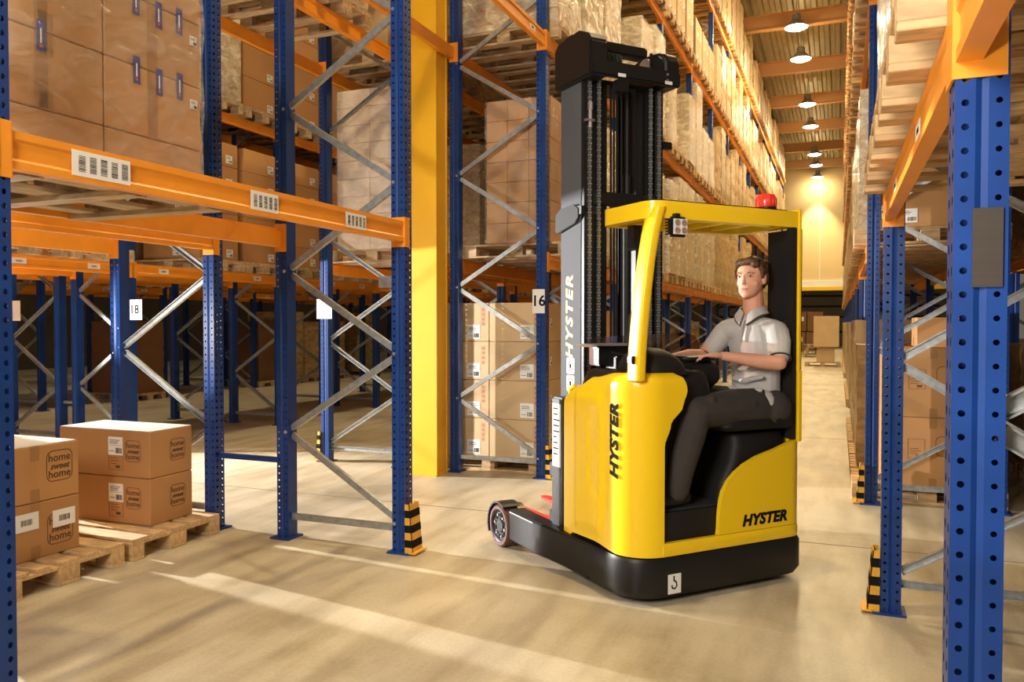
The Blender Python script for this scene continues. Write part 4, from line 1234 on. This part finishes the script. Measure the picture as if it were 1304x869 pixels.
tp('ear_bracket', MB().box(1.0, 1.06, .20, .345, 2.29, 2.345), BLACK, mast)
tp('chain_anchor', MB().cyl((.985, .285, 2.86), .013, .12, 'z', 10).box(.965, 1.0, .26, .325, 2.90, 2.915).cyl((.985, .285, 2.98), .018, .05, 'z', 8), STEEL, mast)
tp('side_tab', MB().box(.98, 1.03, -.39, -.32, 2.78, 2.83), BLACK, mast, bevel=.004)
hd = tp('mast_head', MB().prism([(.86, 3.17), (1.33, 3.17), (1.33, 3.44), (1.28, 3.49), (1.02, 3.50), (.90, 3.45), (.86, 3.40)], .225, .365, 'y')
        .box(.845, .885, -.36, .36, 3.17, 3.275).box(1.14, 1.24, -.30, .34, 3.44, 3.52).box(1.0, 1.3, -.22, .22, 3.17, 3.20), BLACK, bevel=.014, label='black mast crosshead')
tp('head_cheek', MB().prism([(.85, 3.17), (1.30, 3.17), (1.30, 3.42), (1.1, 3.44), (.92, 3.42), (.87, 3.38), (.85, 3.34)], -.365, -.225, 'y'), BLACK, hd, bevel=.03, seg=3)
tp('pulley_disc', MB().cyl((1.06, -.215, 3.33), .075, .01, 'y', 24), STEEL, hd)
tp('disc_strut', MB().box(.975, .985, -.215, -.195, 3.25, 3.42), BLACK, hd)
for y in (.03, .06, .09, .12):
    tp('pulley', MB().lathe([(.055, 0), (.075, 0), (.06, .008), (.075, .016), (.055, .016)], (1.06, y, 3.33), 'y', 20), DGREY, hd)
tp('head_bolt', MB().cyl((.840, -.24, 3.245), .009, .006, 'x', 8).cyl((.840, -.24, 3.205), .009, .006, 'x', 8), STEEL, hd)
for y in (.13, -.25):
    tp('small_label', MB().box(.842, .8445, y - .03, y + .03, 3.178, 3.20), PAPER, hd)
tp('head_stop', MB().box(.86, .93, .06, .15, 3.09, 3.17), BLACK, hd, bevel=.004)
tp('drive_wheel', MB().lathe([(.03, -.05), (.13, -.05), (.14, -.04), (.14, .04), (.13, .05), (.03, .05)], (.36, .20, .142), 'y', 28), RUBBER, smooth=True)
tp('caster_wheel', MB().lathe([(.02, -.03), (.07, -.03), (.07, .03), (.02, .03)], (.20, -.36, .072), 'y', 20), RUBBER, smooth=True)

# ------------------------------------------------------------------ the driver, sitting sideways in the cab (truck coordinates)
def capsule(pts, radii, n=14):
    """closed tapered limb with round ends; radii may be (rx, ry)"""
    pts = [Vector(p) for p in pts]; rings = []
    rr = [(r, r) if not isinstance(r, tuple) else r for r in radii]
    d0 = (pts[1] - pts[0]).normalized(); d1 = (pts[-1] - pts[-2]).normalized()
    P, Q = [], []
    for a in (80, 60, 35): P.append(pts[0] - d0 * min(rr[0]) * math.sin(R(a))); Q.append(tuple(c * math.cos(R(a)) for c in rr[0]))
    P += pts; Q += rr
    for a in (35, 60, 80): P.append(pts[-1] + d1 * min(rr[-1]) * math.sin(R(a))); Q.append(tuple(c * math.cos(R(a)) for c in rr[-1]))
    ref = None
    for i, p in enumerate(P):
        d = (P[min(i + 1, len(P) - 1)] - P[max(i - 1, 0)]).normalized()
        if ref is None: ref = Vector((0, 1, 0)) if abs(d.y) < 0.7 else Vector((0, 0, 1))
        u = ref.cross(d).normalized(); w = d.cross(u).normalized(); ref = w
        rings.append([p + u * (Q[i][0] * math.cos(t)) + w * (Q[i][1] * math.sin(t)) for t in [2 * math.pi * k / n for k in range(n)]])
    return rings
def ellipsoid(c, r, M=None, n=16):
    rings = []
    for i in range(1, n):
        a = math.pi * i / n
        ring = [Vector((r[0] * math.sin(a) * math.cos(t), r[1] * math.sin(a) * math.sin(t), -r[2] * math.cos(a))) for t in [2 * math.pi * k / 20 for k in range(20)]]
        rings.append([(M @ v if M is not None else v) + Vector(c) for v in ring])
    return rings
def remeshed(parts, voxel, m, name, smooth=4):
    mb = MB()
    for r in parts: mb.loft(r)
    me = mb.mesh(name + '_raw', m)
    o = bpy.data.objects.new('tmp', me); COL.objects.link(o)
    md = o.modifiers.new('r', 'REMESH'); md.mode = 'VOXEL'; md.voxel_size = voxel
    sm = o.modifiers.new('s', 'SMOOTH'); sm.factor = .5; sm.iterations = smooth
    bpy.context.view_layer.update()
    out = bpy.data.meshes.new_from_object(o.evaluated_get(bpy.context.evaluated_depsgraph_get()))
    bpy.data.objects.remove(o)
    out.name = name; out.materials.clear(); out.materials.append(m)
    for p in out.polygons: p.use_smooth = True
    return out

person = thing('person', (-.606, 4.714, 0), R(139), 'man in grey polo shirt and dark trousers seated in the truck cab', 'person')
V3 = Vector
HC = V3((.222, -.405, 1.838))                     # head centre
HM = RZ(R(22)) @ Matrix.Rotation(R(-1), 4, 'X') @ Matrix.Diagonal((1.13, 1.05, 1.05, 1))    # head turned a little to the camera; face looks to +y
def hp_(x, y, z): return HC + (HM @ V3((x, y, z)))
def hell(c, r, rx=0): return ellipsoid(hp_(*c), r, (HM @ Matrix.Rotation(R(rx), 4, 'X')).to_3x3())
body_parts = [
    hell((0, -.012, .038), (.078, .098, .086)), hell((0, .010, -.018), (.071, .080, .092)), hell((0, .034, -.070), (.054, .052, .044)),
    hell((0, .068, -.098), (.023, .018, .017)), hell((0, .078, .031), (.048, .012, .010)),
    hell((0, .097, -.024), (.0135, .015, .011)), hell((0, .088, -.002), (.010, .013, .032), 16),
    hell((-.036, .044, -.030), (.030, .028, .030)), hell((.036, .044, -.030), (.030, .028, .030)),
    hell((0, .078, -.063), (.026, .012, .016)),
    hell((-.077, -.012, -.005), (.010, .020, .032), 12), hell((.077, -.012, -.005), (.010, .020, .032), 12),
    capsule([(.235, -.445, 1.56), (.23, -.435, 1.66), hp_(0, -.025, -.05)], [.072, .065, .062]),
    capsule([(.24, -.48, 1.05), (.24, -.46, 1.25), (.24, -.45, 1.45)], [(.14, .10), (.145, .10), (.15, .09)]),
    # left arm
    capsule([(.06, -.475, 1.51), (.02, -.45, 1.42), (-.022, -.405, 1.325)], [.055, .05, .042]),
    capsule([(-.022, -.405, 1.325), (.03, -.315, 1.335), (.09, -.22, 1.352), (.15, -.13, 1.366)], [.043, .044, .036, .027]),
    # right arm
    capsule([(.42, -.36, 1.51), (.45, -.30, 1.42), (.455, -.22, 1.355)], [.052, .047, .042]),
    capsule([(.455, -.22, 1.355), (.44, -.10, 1.36), (.41, .06, 1.345)], [.043, .04, .028]),
    # legs inside the trousers
    capsule([(.14, -.42, 1.03), (.11, -.15, 1.05), (.085, .12, 1.05)], [.07, .06, .05]),
    capsule([(.085, .12, 1.05), (.09, .20, .80), (.10, .26, .60)], [.05, .045, .035]),
    capsule([(.35, -.40, 1.03), (.36, -.15, 1.06), (.37, .06, 1.075)], [.07, .06, .05]),
    capsule([(.37, .06, 1.075), (.36, .16, .80), (.36, .20, .60)], [.05, .045, .035]),
]
def hand(wr, fwd, side, up, bend, thumb):
    """palm and five fingers; fwd along the hand, side towards the little finger, up = back of the hand"""
    wr, f, s, u = V3(wr), V3(fwd).normalized(), V3(side).normalized(), V3(up).normalized()
    out = [capsule([wr, wr + f * .035, wr + f * .075], [(.024, .020), (.034, .018), (.036, .016)])]
    # palm slab: wide along the side axis
    for k in (-1, 0, 1): out.append(capsule([wr + f * .02 + s * (k * .016), wr + f * .08 + s * (k * .026)], [.017, .0145]))
    for k, L in enumerate((.068, .078, .073, .057)):
        b = wr + f * .084 + s * (-.031 + .0205 * k)
        p1 = b + (f * math.cos(bend * .5) - u * math.sin(bend * .5)) * L * .45
        p2 = p1 + (f * math.cos(bend * 1.4) - u * math.sin(bend * 1.4)) * L * .32
        p3 = p2 + (f * math.cos(bend * 2.0) - u * math.sin(bend * 2.0)) * L * .26
        out.append(capsule([b - f * .02, b, p1, p2, p3], [.0105, .0100, .0092, .0085, .0075], 10))
    b = wr + f * .03 - s * .028
    out.append(capsule([b, b + f * .028 - s * .024 - u * .006 * thumb, b + f * .056 - s * .034 - u * .014 * thumb, b + f * .078 - s * .034 - u * .022 * thumb], [.015, .0125, .0105, .0085], 10))
    return out
# left hand rests over the right forearm, back of the hand up; its thumb side is towards the forks
body_parts += hand((.155, -.120, 1.370), (.55, .83, .0), (-.83, .55, .1), (.05, .05, 1), .42, 1)
# right hand lies forward on the controls
body_parts += hand((.408, .07, 1.345), (-.1, 1, -.05), (1, .1, 0), (0, .05, 1), .45, 1)
bm_ = link('body', remeshed(body_parts, .0046, SKIN, 'body', 4), person)

# clothes
sh = [
    capsule([(.24, -.485, 1.06), (.24, -.475, 1.16), (.238, -.465, 1.30), (.236, -.45, 1.42), (.236, -.44, 1.50)], [(.172, .128), (.168, .125), (.178, .122), (.186, .118), (.16, .10)], 20),
    capsule([(.09, -.475, 1.515), (.236, -.44, 1.53), (.39, -.375, 1.52)], [.072, .085, .070]),
    capsule([(.07, -.475, 1.505), (.035, -.46, 1.44), (.008, -.435, 1.375)], [.074, .070, .064]),
    capsule([(.41, -.365, 1.505), (.437, -.325, 1.44), (.452, -.28, 1.385)], [.070, .066, .060]),
    capsule([(.10, -.40, 1.075), (.24, -.40, 1.07), (.37, -.39, 1.075)], [.085, .10, .085]),
    capsule([(.235, -.44, 1.55), (.232, -.44, 1.60)], [.085, .070]),
    # folds
    capsule([(.07, -.345, 1.16), (.20, -.335, 1.13), (.33, -.33, 1.16)], [.016, .022, .016]),
    capsule([(.07, -.36, 1.24), (.20, -.345, 1.205), (.30, -.34, 1.215)], [.014, .018, .014]),
    capsule([(.05, -.40, 1.33), (.14, -.345, 1.29), (.24, -.335, 1.28)], [.016, .018, .014]),
]
shirt = link('polo_shirt', remeshed(sh, .007, SHIRT, 'polo_shirt', 4), person, label='grey short sleeved polo shirt')
# collar: two leaves around the neck, placket and trims
def collar_leaf(sgn):
    rings = []
    for k in range(9):
        a = R(104 + sgn * (13 + 18.5 * k))          # from the throat round to the nape
        c, s_ = math.cos(a), math.sin(a)
        f = k / 8
        top = V3((.234 + .068 * c, -.430 + .068 * s_, 1.640 + .048 * f - .014 * (k == 0)))
        bot = V3((.234 + (.106 - .012 * f) * c, -.430 + (.104 - .010 * f) * s_, 1.600 + .032 * f - .050 * max(0, 1 - k / 2.4)))
        o_ = V3((c, s_, .3)) * .006
        rings.append([top, bot, bot + o_, top + o_])
    return MB().loft(rings), [r[2] for r in rings]
for sgn in (1, -1):
    mbc, edge = collar_leaf(sgn)
    cobj = link('collar', mbc.mesh('collar', SHIRT, smooth=True, angle=60), shirt)
    link('collar_trim', MB().tube(edge, .0035, 6).mesh('collar_trim', SHIRTD, smooth=True), cobj)
fd = V3((-.17, .985, 0))
link('placket', MB().tube([V3((.215, -.348, 1.585)), V3((.212, -.330, 1.53)), V3((.212, -.320, 1.45))], [.006, .010, .008], 8, .35).mesh('placket', SHIRT, smooth=True), shirt)
for p_, d_, r_ in (((-.002, -.425, 1.352), (-.45, .38, -.90), .066), ((.459, -.262, 1.366), (.2, .55, -.85), .061)):
    ax = V3(d_).normalized(); u = ax.orthogonal().normalized(); w = ax.cross(u)
    link('sleeve_trim', MB().tube([V3(p_) + (u * math.cos(2 * math.pi * k / 24) + w * math.sin(2 * math.pi * k / 24)) * r_ for k in range(25)], .005, 6).mesh('sleeve_trim', SHIRTD, smooth=True), shirt)
pt = [
    capsule([(.10, -.47, 1.045), (.24, -.48, 1.04), (.38, -.46, 1.045)], [.12, .12, .12]),
    capsule([(.14, -.44, 1.045), (.115, -.18, 1.06), (.085, .135, 1.05)], [.122, .112, .094]),
    capsule([(.085, .135, 1.05), (.085, .18, .90), (.09, .235, .74), (.095, .265, .61)], [.094, .088, .080, .074]),
    capsule([(.35, -.42, 1.045), (.36, -.16, 1.08), (.37, .09, 1.09)], [.115, .104, .09]),
    capsule([(.37, .09, 1.09), (.365, .13, .92), (.36, .18, .74), (.36, .20, .60)], [.09, .082, .074, .068]),
    capsule([(.04, .06, 1.12), (.06, .15, 1.03), (.03, .19, .93)], [.03, .035, .02]),
    capsule([(.02, -.25, 1.09), (.03, -.10, 1.10)], [.02, .018]),
    capsule([(.02, .19, .86), (.03, .24, .80)], [.018, .016]),
]
link('trousers', remeshed(pt, .008, PANTS, 'trousers', 4), person, label='dark grey trousers')
for x, y in ((.10, .25), (.36, .20)):
    link('shoe', remeshed([capsule([(x, y - .04, .565), (x, y + .08, .555), (x - .005, y + .19, .548)], [(.045, .048), (.047, .042), (.042, .030)]), capsule([(x, y - .02, .60), (x, y - .01, .64)], [.045, .042])], .007, PLASTIC, 'shoe', 3), person)
# hair, face
hr = [hell((0, -.022, .050), (.0835, .098, .084)), hell((.004, .046, .098), (.062, .044, .024), -14), hell((-.018, .034, .108), (.050, .052, .020), -8),
      hell((0, -.070, -.008), (.068, .048, .070)), hell((-.073, -.038, .006), (.013, .034, .048)), hell((.073, -.038, .006), (.013, .034, .048)),
      hell((-.074, .008, .036), (.010, .022, .042)), hell((.074, .008, .036), (.010, .022, .042)), hell((.044, .056, .086), (.024, .028, .022)), hell((-.046, .052, .084), (.024, .028, .024))]
for k in range(9):   # combed strands over the top
    u = -.055 + .0125 * k
    hr.append(capsule([hp_(.045 - .03 * abs(k - 4) / 4, .075 - .012 * k, .094 + .004 * k), hp_(u * .4, .040 - .014 * k, .127), hp_(-.055, .010 - .016 * k, .100)], [.008, .010, .007], 8))
link('hair', remeshed(hr, .0045, HAIR, 'hair', 2), person, label='short brown side swept hair')
for s in (-1, 1):
    e = link('eye', MB().loft(ellipsoid(hp_(s * .031, .0745, .010), (.0125, .0075, .0052), HM.to_3x3())).mesh('eye', EYEW, smooth=True), person)
    link('iris', MB().loft(ellipsoid(hp_(s * .031 - .002, .0800, .0105), (.0054, .003, .0048), HM.to_3x3())).mesh('iris', EYED, smooth=True), e)
    link('eyelid', MB().tube([hp_(s * .031 - .013, .0755, .0125), hp_(s * .031, .0825, .0155), hp_(s * .031 + .013, .0745, .0125)], .0022, 6).mesh('eyelid', BROWNINK, smooth=True), e)
    link('eyebrow', MB().tube([hp_(s * .015, .0885, .0305), hp_(s * .034, .0835, .0335), hp_(s * .053, .067, .029)], [.0026, .0032, .0018], 6).mesh('eyebrow', HAIR, smooth=True), person)
link('lips', MB().loft(ellipsoid(hp_(0, .0845, -.062), (.022, .0065, .0065), HM.to_3x3())).mesh('lips', LIP, smooth=True), person)
link('mouth_line', MB().tube([hp_(-.021, .0825, -.0615), hp_(0, .0912, -.0622), hp_(.021, .0825, -.0615)], .0012, 6).mesh('mouth_line', BROWNINK), person)
